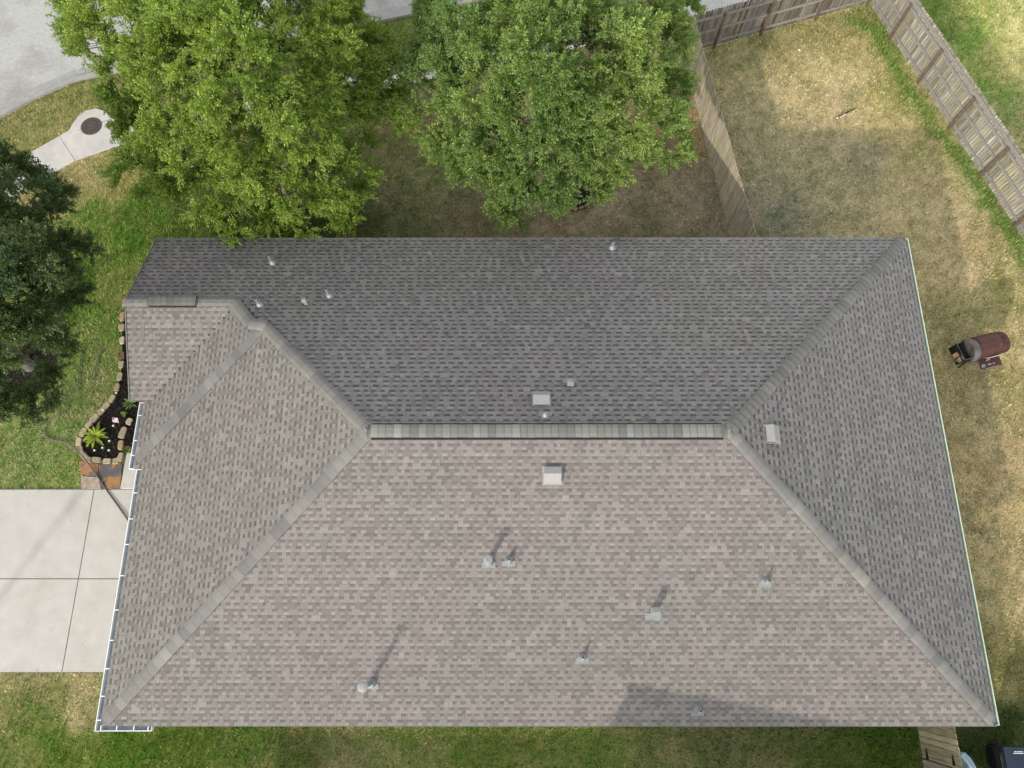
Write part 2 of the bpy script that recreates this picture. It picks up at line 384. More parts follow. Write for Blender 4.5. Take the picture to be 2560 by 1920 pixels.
# ridge and hip caps
def caps(name, A, B, n1, n2, half=.145, lift=.022, step=.22, label=None, seedc=1, level=0.0, flat=False, darkish=1.0):
    rg = random.Random(seedc); A = Vector(A); B = Vector(B); d = (B - A); Ln = d.length; d.normalize()
    a1 = d.cross(n1); a2 = d.cross(n2)
    if a1.z > 0 or (flat and a1.dot(a2) > 0): a1 = -a1
    if a2.z > 0 and not flat: a2 = -a2
    if flat: a2 = -a1
    up = (n1 + n2).normalized(); mb = MB(); k = 0; x = 0; cur = None; left = 0
    while x < Ln:
        st = step * rg.uniform(.9, 1.1); x2 = min(x + st, Ln)
        if left <= 0:
            left = rg.choice((1, 1, 2, 2, 3, 4)) if step < .2 else rg.choice((1, 1, 2)); t = rg.random()
            cur = (Vector((.188, .181, .168)) if t < .5 else Vector((.210, .202, .187)) if t < .75 else Vector((.164, .159, .151)))
        if step == .165: cur = cur * rg.choice((1, 1, 1.12, .9)); left = min(left, 1)
        left -= 1; c = cur * rg.gauss(1, .055) * darkish
        wob = half * rg.uniform(.97, 1.03)
        def prof(xx, h):
            base = A + d * xx + up * (lift + h + level)
            b_ = 0 if flat else 1
            return [base + a1 * wob, base + a1 * wob * .45 + up * .004 * b_, base + up * -.006 * b_ + (a1 * wob * .12), base + a2 * wob * .45 + up * .004 * b_, base + a2 * wob]
        lo, hi = prof(x - .008, .012), prof(x2, .002)
        for i in range(4): mb.face([lo[i], hi[i], hi[i + 1], lo[i + 1]], tuple(c))
        ed = prof(x + .001, .0135)
        for i in range(4): mb.face([lo[i] + up * .0015, ed[i], ed[i + 1], lo[i + 1] + up * .0015], tuple(c * (.62 if step < .2 else .85)))
        lo2 = [p - up * .03 for p in lo]
        for i in range(4): mb.face([lo2[i], lo[i], lo[i + 1], lo2[i + 1]], tuple(c * .45))
        mb.face([lo[0], lo2[0], hi[0] - up * .03, hi[0]], tuple(c * .35)); mb.face([lo[4], hi[4], hi[4] - up * .03, lo2[4]], tuple(c * .35))
        x = x2
    o = mb.build(name, M['shingle'], house)
    if label: tag(o, label)
    return o
RZ = EZ + PITCH * RUN
RR = Vector((ER - RUN, RID, RZ)); RL = Vector((EW + RUN, RID, RZ))
GK = Vector((EW + RG, NG + RG, EZ + PITCH * RG)); GL = Vector((ERK, NG + RG, EZ + PITCH * RG))
_i = Vector((.10, .10, PITCH * .10))
caps('hip_cap', Vector((ER - .1, NN - .1, EZ + PITCH * .1)), RR, nN, nE, seedc=3, darkish=.84, step=.18)
caps('hip_cap', Vector((ER - .1, NS + .1, EZ + PITCH * .1)), RR, nS, nE, seedc=4)
caps('hip_cap', Vector((EW + .1, NS + .1, EZ + PITCH * .1)), RL, nS, nW, seedc=5, label='pale hip cap running up from the driveway corner')
def onroof(E, N): return Vector((E, N, .25 * zW(E, N) + .75 * zN(E, N) + .02))
J0 = onroof(EW + RG - .12, NG + RG - .04); J1 = onroof(-6.42, 6.93); J2 = onroof(-6.05, NN - (-6.05 - EW)) - Vector((0, 0, .02))
caps('hip_cap', J0, J1, nN, nW, seedc=6, half=.165, lift=.03, darkish=.97); caps('hip_cap', J1, J2 + (J2 - J1) * .15, nN, nS * .5 + nW * .5, seedc=16, half=.17, lift=.045, darkish=1.0)
caps('hip_cap', J2, RL, nN, nW, seedc=26, half=.155, darkish=.95)
JT = onplane(655, 822, pW, nW); JB = onplane(343, 1150, pW, nW)
caps('valley_strip', JB, JT, nW, nW, half=.155, lift=.012, seedc=8, flat=True, step=.2)
caps('gable_ridge_cap', GL, GK + Vector((-.02, 0, 0)), nN, nS, seedc=9, label='mottled cap along the small gable ridge')
vL = onplane(928, 1077, RL, Vector((0, 0, 1))).x; vR = onplane(1808, 1077, RL, Vector((0, 0, 1))).x
caps('ridge_cap', (vL, RID, RZ), (vR, RID, RZ), nN * .55 + Vector((0, 0, 1)) * .45, nS * .55 + Vector((0, 0, 1)) * .45, half=.15, lift=.062, step=.165, seedc=12)
caps('ridge_end_cap', (vL + .06, RID, RZ), RL - Vector((.03, 0, 0)), nN, nS, half=.17, lift=.034, seedc=31, step=.15)
caps('ridge_end_cap', (vR - .06, RID, RZ), RR + Vector((.03, 0, 0)), nN, nS, half=.17, lift=.034, seedc=32, step=.15)
mb = MB()
for s_, n_ in ((1, nN), (-1, nS)):
    dn = Vector((0, s_ * cp, -sp)); mb.box(Vector(((vL + vR) / 2, RID, RZ)) + dn * .083 + n_ * .028, (vR - vL - .02, .185, .05), frame=(Vector((1, 0, 0)), dn, n_))
mb.build('ridge_vent', M['darkvent'], house)
gl0 = onplane(372, 757, GL, Vector((0, 0, 1))).x; gl1 = onplane(491, 757, GL, Vector((0, 0, 1))).x; gz = GL.z
caps('gable_vent_cap', (gl0, NG + RG, gz), (gl1, NG + RG, gz), nN * .55 + Vector((0, 0, .45)), nS * .55 + Vector((0, 0, .45)), half=.145, lift=.07, step=.165, seedc=13, darkish=.85)
mb = MB()
for s_, n_ in ((1, nN), (-1, nS)):
    dn = Vector((0, s_ * cp, -sp)); mb.box(Vector(((gl0 + gl1) / 2, RID * 0 + NG + RG, gz)) + dn * .075 + n_ * .034, (gl1 - gl0 - .02, .16, .05), frame=(Vector((1, 0, 0)), dn, n_))
mb.build('gable_vent', M['darkvent'], house)

# gutters: open channels with white lips and hangers
def gutter(A, B, out, matl, matin, z=EZ - .035, wd=.115, hang=None, ends=True, label=None):
    A = Vector((A[0], A[1], z)); B = Vector((B[0], B[1], z)); d = (B - A).normalized(); out = Vector(out); up = Vector((0, 0, 1))
    ln = (B - A).length; mid = (A + B) / 2
    m1 = MB()
    def bar(o0, o1, z0, z1, mbx): mbx.box(mid + out * ((o0 + o1) / 2) + up * ((z0 + z1) / 2), (ln, abs(o1 - o0), abs(z1 - z0)), frame=(d, out, up))
    bar(wd - .006, wd + .004, -.10, .0, m1); bar(wd - .008, wd + .009, 0, .012, m1); bar(.004, wd - .006, -.112, -.102, m1); bar(.0, .006, -.10, .006, m1)
    if ends:
        for q, s in ((A, 1), (B, -1)): m1.box(q + d * (s * .005) + out * (wd / 2) - up * .045, (.012, wd + .02, .116), frame=(d, out, up))
    g = m1.build('gutter', matl, house)
    if label: tag(g, label)
    m2 = MB(); bar(.007, wd - .007, -.1005, -.085, m2); bar(.007, .012, -.085, .0, m2); m2.build('gutter_inner_shade', matin, g)  # inner faces in a darker tone, painting in the channel's shade
    for t in hang or []:
        m3 = MB(); m3.box(A + d * t + out * (wd / 2) + up * .008, (.022, wd - .01, .006), frame=(d, out, up)); m3.build('hanger', M['white'], g)
    return g
yy = [P(0, q, EZ).y for q in (1232, 1297, 1361, 1439, 1525, 1601, 1672, 1741, 1801)]
N1 = NP + .0; ytop = P(345, 1172, EZ).y
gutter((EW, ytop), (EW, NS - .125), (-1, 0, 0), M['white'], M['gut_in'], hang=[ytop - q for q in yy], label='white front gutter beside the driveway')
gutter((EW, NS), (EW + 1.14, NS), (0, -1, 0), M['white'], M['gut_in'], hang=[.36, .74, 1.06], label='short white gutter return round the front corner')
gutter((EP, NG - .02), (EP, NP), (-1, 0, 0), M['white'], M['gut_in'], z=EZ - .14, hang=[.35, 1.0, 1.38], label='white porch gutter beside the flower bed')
gutter((ER, NS), (ER, NN), (1, 0, 0), M['mint'], M['mint_in'], wd=.085, hang=[], label='long pale green gutter on the back yard side')

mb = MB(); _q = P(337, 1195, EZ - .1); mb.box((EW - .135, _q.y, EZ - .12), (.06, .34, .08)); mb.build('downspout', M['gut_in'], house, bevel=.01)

# vents
def vent_pipe(px, py, pl, h, r_=.04, kind='plain', lean=(0, 0), boot=.085, label=None, plate=.17):
    p0, n = pl; c = onplane(px, py, p0, n); upz = Vector((0, 0, 1))
    dn = (n * upz.dot(n) - upz).normalized() * 1.0
    dn = Vector((n.x, n.y, 0)).normalized() * cp + Vector((0, 0, -sp)); side = dn.cross(n).normalized()
    top = c + Vector((lean[0], lean[1], h)); m = MB()
    m.tube([c - upz * .05, c + Vector((0, 0, h * .5)) + Vector((lean[0], lean[1], 0)) * .5, top], r_, seg=14)
    v = m.build('vent_pipe', M['galv'], house, smooth=False); smooth_by_angle(v)
    if label: tag(v, label)
    m = MB(); m.lathe(c, [(boot * 1.15, .005), (boot * 1.08, .03), (boot * .92, .07), (boot * .62, .11), (r_ + .012, .15), (r_ + .006, .17)], axis=(n * .75 + upz * .25), seg=20)
    b = m.build('boot', M['galv'], v, smooth=False); smooth_by_angle(b, 60)
    m = MB(); m.box(c + dn * (plate * .45) + n * .017, (plate * 1.7, plate * .75, .006), frame=(side, dn, n)); m.build('flashing', M['galvlt'], v)
    m = MB(); m.lathe(top + upz * .002, [(r_ * .72, 0), (r_ * .72, .002)], seg=14); m.build('opening', M['black'], v)
    if kind == 'cap':
        m = MB(); m.lathe(top + upz * .03, [(r_ + .02, -.09), (r_ + .05, -.07), (r_ + .055, .0), (r_ + .045, .02), (r_ * .75, .035), (r_ * .7, .028)], seg=22)
        smooth_by_angle(m.build('cap', M['galv'], v))
    if kind == 'disc':
        m = MB(); m.lathe(top + upz * .06, [(.03, -.07), (.105, -.02), (.112, .0), (.10, .012), (.04, .024), (.01, .026)], seg=24); smooth_by_angle(m.build('rain_cap', M['ventgrey'], v))
    return v
FS, FN, FE = (pS, nS), (pN, nN), (pE, nE)
vent_pipe(683, 658, FN, .42, .034, label='thin leaning vent pipe nearest the tree-side eave')
vent_pipe(651, 763, FN, .38, .03)
vent_pipe(825, 740, FN, .42, .034)
vent_pipe(1531, 621, FN, .38, .032)
vent_pipe(1363, 1043, FN, .12, .022)
vent_pipe(1222, 1404, FS, .55, .05, 'cap', boot=.10, label='tall wide vent pipe with a grey cap')
vent_pipe(1272, 1400, FS, .24, .028)
vent_pipe(1912, 1452, FS, .30, .03)
vent_pipe(1455, 1642, FS, .28, .028)
vent_pipe(1744, 1774, FS, .30, .03)
vent_pipe(930, 1707, FS, 1.0, .05, 'disc', boot=.09, label='tallest vent pipe with a round flat rain cap', plate=.17)

def hood_vent(px, py, pl, h=.32, s=.14, label=None):
    """square throat with a slanting hood on top"""
    p0, n = pl; c = onplane(px, py, p0, n); dn = Vector((n.x, n.y, 0)).normalized() * cp + Vector((0, 0, -sp)); side = dn.cross(n).normalized(); upz = Vector((0, 0, 1))
    m = MB(); m.box(c + upz * h * .45, (s * .8, s * .8, h * .9)); v = m.build('vent_hood', M['ventgrey'], house, bevel=.006)
    if label: tag(v, label)
    m = MB(); q = c + upz * h; hx = s * .62
    pts = [(-hx, -hx * 1.1, 0), (hx, -hx * 1.1, 0), (hx, hx, 0), (-hx, hx, 0), (-hx * .8, -hx * .3, .09), (hx * .8, -hx * .3, .09), (hx * .8, hx * .9, .07), (-hx * .8, hx * .9, .07)]
    m.mesh([q + Vector(p_) for p_ in pts], [(0, 3, 2, 1), (4, 5, 6, 7), (0, 1, 5, 4), (1, 2, 6, 5), (2, 3, 7, 6), (3, 0, 4, 7)]); m.build('hood', M['galvlt'], v, bevel=.008)
    m = MB(); m.box(c + dn * .11 + n * .017, (s * 2.4, s * 1.0, .006), frame=(side, dn, n)); m.build('flashing', M['galvlt'], v)
hood_vent(767, 760, FN, .22, .10)
hood_vent(1425, 962, FN, .16, .13)
hood_vent(1633, 1528, FS, .38, .15, label='tall hooded vent with a slanting top')

def box_vent(px, py, pl, s=.37, label=None, z=.18, pk_=-.15):
    """static roof vent: a low box whose hood slopes with the roof"""
    p0, n = pl; c = onplane(px, py, p0, n); dn = Vector((n.x, n.y, 0)).normalized() * cp + Vector((0, 0, -sp)); side = dn.cross(n).normalized()
    F = lambda a, b, h: c + side * a + dn * b + n * h
    m = MB(); m.box(F(0, .02, .012), (s + .06, s + .05, .008), frame=(side, dn, n)); v = m.build('box_vent', M['ventgrey'], house)
    if label: tag(v, label)
    m = MB(); m.box(F(0, 0, .04), (s * .78, s * .8, .06), frame=(side, dn, n)); m.build('throat', M['black'], v)
    a = s / 2; m = MB(); up_, lo = -a, a
    pk = pk_ * s
    V = [F(-a, up_, .06), F(a, up_, .06), F(a, lo, .06), F(-a, lo, .06), F(-a, up_, .085), F(a, up_, .085), F(a, pk, z), F(-a, pk, z), F(a, lo, .085), F(-a, lo, .085)]
    m.mesh(V, [(0, 1, 5, 4), (4, 5, 6, 7), (7, 6, 8, 9), (9, 8, 2, 3), (0, 4, 7, 9, 3), (1, 2, 8, 6, 5), (0, 3, 2, 1)]); m.build('hood', M['ventgrey'], v, bevel=.006)
    return v
box_vent(1353, 1000, FN, pk_=.0); box_vent(1381, 1186, FS, label='box vent on the sunlit slope'); box_vent(1927, 1086, FE, label='box vent on the yard side slope')

# ------------------------------------------------------------------ ground colour map (albedo control points from the place)
CP = [ # px, py, sRGB, lit(1)/shade(0)
 (60,300,(132,130,74),1),(150,250,(132,132,72),1),(30,360,(125,130,66),1),(120,500,(140,132,80),1),(200,420,(158,142,92),1),(260,400,(150,138,88),1),(330,400,(128,130,66),1),(230,520,(100,124,48),1),(250,620,(104,128,52),1),
 (200,700,(82,115,38),1),(230,800,(110,130,60),1),(270,700,(118,125,62),1),(300,600,(90,120,40),1),(280,480,(140,132,72),1),(120,1000,(120,135,70),1),(60,1050,(128,140,78),1),(150,1080,(132,142,84),1),(60,1150,(118,132,72),1),(200,980,(118,125,75),1),(220,880,(112,130,60),1),
 (160,1180,(120,136,70),1),(50,1720,(156,148,95),1),(200,1730,(176,160,112),1),(30,1780,(120,130,60),1),(100,1850,(102,124,42),1),(300,1870,(92,124,34),1),(200,1800,(120,132,55),1),(450,1880,(92,115,38),1),(250,1900,(100,128,40),1),
 (600,1880,(76,96,38),0),(760,1890,(82,90,44),0),(880,1880,(100,104,64),0),(1000,1880,(84,92,48),0),(1200,1880,(76,88,38),0),(1500,1880,(80,92,42),0),(1650,1870,(82,86,48),0),(1800,1880,(88,92,56),0),(2000,1880,(78,86,42),0),(2200,1870,(60,78,26),0),(2280,1840,(60,80,26),0),(2450,1840,(40,54,24),0),(2540,1840,(44,56,24),0),
 (2400,700,(150,134,98),0),(2420,1000,(128,118,82),0),(2440,1300,(126,116,80),0),(2400,760,(120,115,72),0),(2500,1500,(128,120,80),0),(2540,1300,(186,168,116),1),(2550,1000,(164,154,98),1),(2550,1500,(188,170,122),1),(2480,1150,(140,124,88),0),
 (2545,1650,(128,124,70),1),(2500,1720,(110,106,62),0),(2380,560,(150,136,100),0),(2540,640,(205,186,132),1),(2480,700,(150,150,82),1),(2550,850,(195,176,122),1),(2500,620,(170,160,100),1),(2430,620,(140,124,88),0),(2330,480,(142,128,92),0),
 (2000,230,(196,178,124),1),(2100,200,(204,186,132),1),(2200,300,(194,176,120),1),(2080,80,(168,158,98),1),(2150,130,(190,174,112),1),(2230,230,(160,158,88),1),(2270,330,(190,172,115),1),(2180,60,(132,140,72),1),(1960,110,(156,150,94),1),(2060,280,(190,172,126),1),
 (1850,200,(140,128,90),0),(1830,140,(124,120,76),0),(1880,300,(132,124,92),0),(1900,400,(126,120,90),0),(2050,350,(132,122,92),0),(2150,400,(122,114,90),0),(2300,400,(134,128,80),0),(1950,520,(108,108,88),0),(2100,520,(130,122,88),0),(2250,520,(140,128,92),0),
 (1050,450,(84,87,54),0),(1100,350,(94,98,60),0),(1000,540,(72,74,46),0),(900,560,(62,66,36),0),(1300,520,(94,85,66),0),(1400,540,(98,88,68),0),(1500,500,(108,99,78),0),(1650,400,(110,99,76),0),(1600,550,(86,82,62),0),(1780,500,(98,90,74),0),(1200,560,(80,76,52),0),
 (1040,290,(140,128,82),1),(1700,330,(165,140,96),1),(1500,330,(160,150,96),1),(1350,300,(165,155,100),1),(700,350,(120,120,60),1),(500,350,(110,122,55),1),
 (450,530,(66,80,28),0),(600,560,(46,56,22),0),(740,570,(44,54,22),0),(380,470,(92,116,42),1),(340,540,(88,116,40),1),(950,110,(110,128,55),1),(900,240,(120,128,60),1),(400,220,(125,130,70),1),(1300,60,(118,124,66),1),(700,150,(118,124,60),1),
 (2350,80,(92,112,52),0),(2300,20,(90,112,50),0),(2430,120,(112,130,64),0),(2420,30,(172,176,96),1),(2530,60,(200,196,124),1),(2540,170,(192,184,120),1),(2480,230,(106,126,62),0),(2550,330,(128,128,84),0),(2500,160,(180,178,100),1),(2530,450,(118,125,76),0),
]
EXPK = 2 ** 1.3
IRR_LIT, IRR_SH = 1.9, .85
_c = []; _p = []
for px, py, c, lit in CP:
    l = np.array(lin(c)) * (1.5 if 980 < px < 1800 and py > 400 and not lit else 1.3 if px < 420 and 340 < py < 1200 else 1.15 if px < 500 else 1); a = l / (EXPK * ((1.34 if py < 1600 else 1.4) if lit else .72) / math.pi); q = P(px, py); _p.append((q.x, q.y)); _c.append(a)
_p = np.array(_p); _c = np.clip(np.array(_c), .01, .7)
def gcol(E, N):
    E = np.asarray(E, float); N = np.asarray(N, float)
    wx = E + (fbm(E * .9, N * .9, 31, 3) - .5) * 1.6; wy = N + (fbm(E * .9, N * .9, 57, 3) - .5) * 1.6
    d2 = (wx[:, None] - _p[None, :, 0]) ** 2 + (wy[:, None] - _p[None, :, 1]) ** 2
    wt = 1 / (d2 + .12) ** 1.6; out = (wt @ _c) / wt.sum(1)[:, None]
    # mottling: tan and green tufts
    m1 = fbm(E * 2.6, N * 2.6, 71, 4) - .5; m2 = fbm(E * 7, N * 7, 91, 3) - .5
    m3 = fbm(E * 16, N * 16, 23, 2) - .5
    k = (m1 * .9 + m2 * 1.1 + m3 * 1.3)[:, None]
    dry = np.clip((out[:, 0] / out[:, 1] - .85) / .25, 0, 1)[:, None]
    green = out * (np.array([.70, .95, .55]) * (1 - dry) + np.array([.70, .76, .64]) * dry); tan = out * (np.array([1.4, 1.15, 1.3]) * (1 - dry) + np.array([1.30, 1.22, 1.24]) * dry)
    out = np.where(k > 0, out + (tan - out) * np.minimum(k * 2.2, 1), out + (green - out) * np.minimum(-k * 2.2, 1))
    lum = (out @ np.array([.35, .5, .15]))[:, None]; lushk = np.clip((out[:, 1] / (out[:, 0] + 1e-3) - 1.0) / .5, 0, 1)[:, None]
    out = out + (lum * np.array([1.10, 1.0, .84]) - out) * .18 * (1 - lushk)
    return out + (lum * np.array([1.06, 1.0, .8]) - out) * .10 * lushk
# green strip along the yard side of the east fence
GS = [P(*q) for q in ((2130, 50), (2175, 70), (2207, 120), (2254, 192), (2308, 278), (2369, 358), (2427, 436), (2478, 513), (2536, 601), (2580, 680))]
def green_strip(E, N, c):
    d = np.full(len(E), 9.0)
    for a, b in zip(GS, GS[1:]):
        ab = np.array([b.x - a.x, b.y - a.y]); L2 = ab @ ab; t = np.clip(((E - a.x) * ab[0] + (N - a.y) * ab[1]) / L2, 0, 1)
        d = np.minimum(d, np.hypot(E - a.x - t * ab[0], N - a.y - t * ab[1]))
    k = np.clip(1.5 - (d + (fbm(E * 3, N * 3, 5, 4) - .45) * .9) / .34, 0, 1)[:, None] * .85
    return c * (1 - k) + np.array([.15, .245, .05]) * (.8 + .5 * fbm(E * 4, N * 4, 15, 3))[:, None] * k

xs = np.unique(np.concatenate([np.linspace(-600, -30, 12), np.arange(-30, 24.01, .16), np.linspace(24.3, 600, 12)]))
ys = np.unique(np.concatenate([np.linspace(-600, -8, 12), np.arange(-8, 26.01, .16), np.linspace(26.3, 600, 12)]))
X, Y = np.meshgrid(xs, ys); E_, N_ = X.ravel(), Y.ravel()
cols = np.concatenate([green_strip(E_[i:i + 20000], N_[i:i + 20000], gcol(E_[i:i + 20000], N_[i:i + 20000])) for i in range(0, len(E_), 20000)]) * .8
Z_ = np.where((E_ > -30) & (E_ < 24) & (N_ > -8) & (N_ < 26), (fbm(E_ * 1.1, N_ * 1.1, 3, 3) - .5) * .03 - .015, -.015)
nx, ny = len(xs), len(ys); ii = np.arange(nx * ny).reshape(ny, nx)
F = np.stack([ii[:-1, :-1].ravel(), ii[:-1, 1:].ravel(), ii[1:, 1:].ravel(), ii[1:, :-1].ravel()], 1)
def np_mesh(name, V, Fc, colv, m, nper):
    me = bpy.data.meshes.new(name); me.vertices.add(len(V)); me.vertices.foreach_set('co', np.ascontiguousarray(V, np.float32).ravel())
    nf = len(Fc); me.loops.add(nf * nper); me.loops.foreach_set('vertex_index', np.ascontiguousarray(Fc, np.int32).ravel())
    me.polygons.add(nf); me.polygons.foreach_set('loop_start', np.arange(0, nf * nper, nper, dtype=np.int32))
    at = me.color_attributes.new('Col', 'FLOAT_COLOR', 'POINT')
    at.data.foreach_set('color', np.concatenate([colv, np.ones((len(colv), 1))], 1).astype(np.float32).ravel())
    me.materials.append(m); me.update(calc_edges=True); return me
me = np_mesh('ground', np.stack([E_, N_, Z_], 1), F, cols, M['soil'], 4)
tag(link_mesh('ground', me), kind='structure')

# ------------------------------------------------------------------ road, kerb, sidewalk, driveway
def xy(l, z=0): return [(P(a, b, z).x, P(a, b, z).y) for a, b in l]
kerb_px = [(-500, 560), (-300, 465), (-120, 366), (0, 297), (90, 249), (188, 206), (275, 186), (400, 162), (650, 115), (950, 56), (1095, 27), (1400, -40), (1900, -150), (2600, -300)]
kl = xy(kerb_px)
def offset_line(pts, d):
    out = []
    for i, p in enumerate(pts):
        a = pts[max(i - 1, 0)]; b = pts[min(i + 1, len(pts) - 1)]; t = np.array([b[0] - a[0], b[1] - a[1]]); t /= np.hypot(*t)
        out.append((p[0] - t[1] * d, p[1] + t[0] * d))
    return out
def strip(mb, la, lb, z, zb=None):
    for i in range(len(la) - 1): mb.face([(*la[i], z), (*la[i + 1], z), (*lb[i + 1], z), (*lb[i], z)])
    if zb is not None:
        for i in range(len(la) - 1):
            mb.face([(*la[i + 1], z), (*la[i], z), (*la[i], zb), (*la[i + 1], zb)]); mb.face([(*lb[i], z), (*lb[i + 1], z), (*lb[i + 1], zb), (*lb[i], zb)])
far = offset_line(kl, 8.3)
mb = MB(); strip(mb, offset_line(kl, .5), far, .012); tag(mb.build('road', M['roadc']), kind='structure')
mb = MB(); strip(mb, offset_line(kl, .155), offset_line(kl, .49), .02, -.02); tag(mb.build('road_gutter', M['kerb']), kind='structure')
mb = MB(); strip(mb, kl, offset_line(kl, .15), .10, -.02); strip(mb, offset_line(kl, 8.31), offset_line(kl, 8.46), .10, -.02); tag(mb.build('kerb', M['kerb']), kind='structure')
# sidewalk slabs between an upper and a lower edge
up_px = [(-260, 560), (-120, 490), (40, 401), (148, 340), (300, 292), (420, 265), (560, 240), (720, 205), (860, 172), (994, 145), (1160, 112), (1340, 78), (1520, 44), (1706, 6), (1900, -36), (2300, -120)]
lo_px = [(-200, 620), (-60, 553), (83, 459), (188, 401), (330, 352), (450, 325), (590, 290), (740, 258), (870, 232), (1003, 213), (1170, 176), (1345, 140), (1530, 98), (1712, 47), (1900, 5), (2300, -80)]
U, Lw = xy(up_px, .03), xy(lo_px, .03)
mb = MB()
for i in range(len(U) - 1):
    a0, a1, b0, b1 = [np.array(q) for q in (U[i], U[i + 1], Lw[i], Lw[i + 1])]
    nseg = 2 if i >= 4 else 1
    for j in range(nseg):
        t0, t1 = j / nseg, (j + 1) / nseg; g = .007
        A, B = a0 + (a1 - a0) * t0, a0 + (a1 - a0) * t1; C_, D = b0 + (b1 - b0) * t0, b0 + (b1 - b0) * t1
        s1 = (B - A) / np.hypot(*(B - A)) * g; s2 = (D - C_) / np.hypot(*(D - C_)) * g
        mb.prism([tuple(C_ + s2), tuple(D - s2), tuple(B - s1), tuple(A + s1)], -.02, .03)
# flare round the manhole
mh = P(228, 315, .04)
bul = xy([(148, 340), (172, 326), (184, 306), (196, 290), (215, 276), (240, 271), (262, 278), (280, 296)], .03)
mb.prism([(x, y - .0) for x, y in bul][::-1], -.02, .0335)
tag(mb.build('sidewalk', M['walkc']), kind='structure')
mb = MB(); strip(mb, U, Lw, .0); tag(mb.build('sidewalk_joints', M['joint']), kind='structure')

dz = .03
jx = [P(237, 1224, dz), P(153, 1679, dz)]
yT, yM, yB = P(200, 1224, dz).y, P(200, 1447, dz).y, P(200, 1680, dz).y
xJ = (jx[0].x + jx[1].x) / 2; g = .012
mb = MB()
for x0, x1 in ((-22, xJ - 4.1 - g), (xJ - 4.1 + g, xJ - g), (xJ + g, EW + .45)):
    for y0, y1 in ((yB, yM - g), (yM + g, yT)): mb.prism([(x0, y0), (x1, y0), (x1, y1), (x0, y1)], -.02, dz)
tag(mb.build('driveway', M['concrete']), kind='structure')
mb = MB(); mb.prism([(-22, yB - .03), (EW + .3, yB - .03), (EW + .3, yT + .035), (-22, yT + .035)], -.01, .012); tag(mb.build('driveway_joints', M['joint']), kind='structure')
lp = xy([(300, 1222), (322, 1132), (420, 1132), (420, 1222)], .1)
mb = MB(); mb.prism([(lp[0][0], yT + .02), (lp[0][0] + .02, lp[1][1]), (EW + .5, lp[1][1]), (EW + .5, yT + .02)], 0, .10); tag(mb.build('porch_step', M['walkc'], bevel=.01), kind='structure')

# manhole cover
t = empty('manhole_cover', (mh.x, mh.y, .034), 'dark round iron manhole cover set in the bulge of the sidewalk', 'manhole cover')
m = MB(); m.lathe((mh.x, mh.y, .034), [(.30, 0), (.30, .008), (.27, .009), (.268, .004), (.2, .004), (.198, .012), (.17, .012), (.168, .004), (.1, .004), (.098, .012), (.0, .012)], seg=40)
for k in range(16):
    a = k * math.pi / 8; m.box((mh.x + .235 * math.cos(a), mh.y + .235 * math.sin(a), .042), (.05, .025, .008), rot=a)
m.build('lid', M['iron'], t)
m = MB(); m.lathe((mh.x, mh.y, .0335), [(.345, 0), (.345, .006), (.30, .006), (.3, 0)], seg=40); m.build('rim', M['iron'], t)

# ------------------------------------------------------------------ fences
def fence(A, B, label, side, H=1.75, posts=None, col0=(.30, .27, .20), step=.142, rails=(.28, .9, 1.5), jitter=.012, seed=1, gap=.004, group=None, cap=False, tonev=.24):
    """A->B on the ground; side=+1 puts posts and rails on the left of A->B"""
    rg = random.Random(seed); A = Vector((A[0], A[1], 0)); B = Vector((B[0], B[1], 0)); d = (B - A); Ln = d.length; d.normalize(); nrm = Vector((-d.y, d.x, 0)) * side; upz = Vector((0, 0, 1))
    t = empty('wooden_fence', (A + B) / 2, label, 'fence', group)
    m = MB(); x = 0; tone_ = 1
    while x < Ln:
        wd = step * rg.uniform(.97, 1.03); h = H + rg.gauss(0, jitter); tone_ = tone_ * .3 + rg.gauss(1, tonev) * .7
        c = Vector(col0) * tone_ * rg.gauss(1, .05 + tonev * .25); c = Vector((c.x, c.y * rg.uniform(.96, 1.03), c.z * rg.uniform(.85, 1.1)))
        wd2 = max(.02, min(wd, Ln - x) - gap); off = rg.uniform(-.004, .004); lean = rg.gauss(0, .006)
        a, b = x, x + wd2; dog = .022
        pr = [(a, .03), (b, .03), (b + lean, h - dog), (b - dog + lean, h), (a + dog + lean, h), (a + lean, h - dog)]
        f0 = [A + d * u_ + upz * v_ - nrm * (.0 - off) for u_, v_ in pr]; f1 = [p - nrm * .017 for p in f0]
        n_ = 6; m.mesh(f0 + f1, [tuple(range(6)), tuple(range(11, 5, -1))] + [(i, n_ + i, n_ + (i + 1) % n_, (i + 1) % n_) for i in range(n_)], tuple(c))
        x += wd
    m.build('pickets', M['picket'], t)
    for z in rails:
        m = MB(); m.box((A + B) / 2 + nrm * .026 + upz * z, (Ln, .038, .088), frame=(d, nrm, upz)); m.build('rail', M['rail'], t)
    if cap:
        m = MB(); m.box((A + B) / 2 + nrm * .03 + upz * (H - .16), (Ln, .03, .13), frame=(d, nrm, upz)); m.build('trim_board', M['rail'], t)
    for q in posts or []:
        q = Vector((q[0], q[1], 0)); q = A + d * (q - A).dot(d)
        m = MB(); m.box(q + nrm * .098 + upz * (H * .44), (.074, .074, H * .88), frame=(d, nrm, upz)); m.build('post', M['post'], t)
    return t
eb = [P(2221, 99), P(2295, 207), P(2364, 325), P(2445, 443), P(2530, 566)]
e0 = P(2221, 99); e4 = P(2445, 443); dd = (e4 - e0).normalized(); corner = P(2178, 14)
Ecorner = e0 - dd * (e0 - corner).length; ea = [e0, P(2295, 207), P(2364, 325), e4] + [e4 + dd * 2.0 * k for k in (1, 2, 3, 4)]
outE = Vector((-dd.y, dd.x, 0))  # left of the direction A->B = east
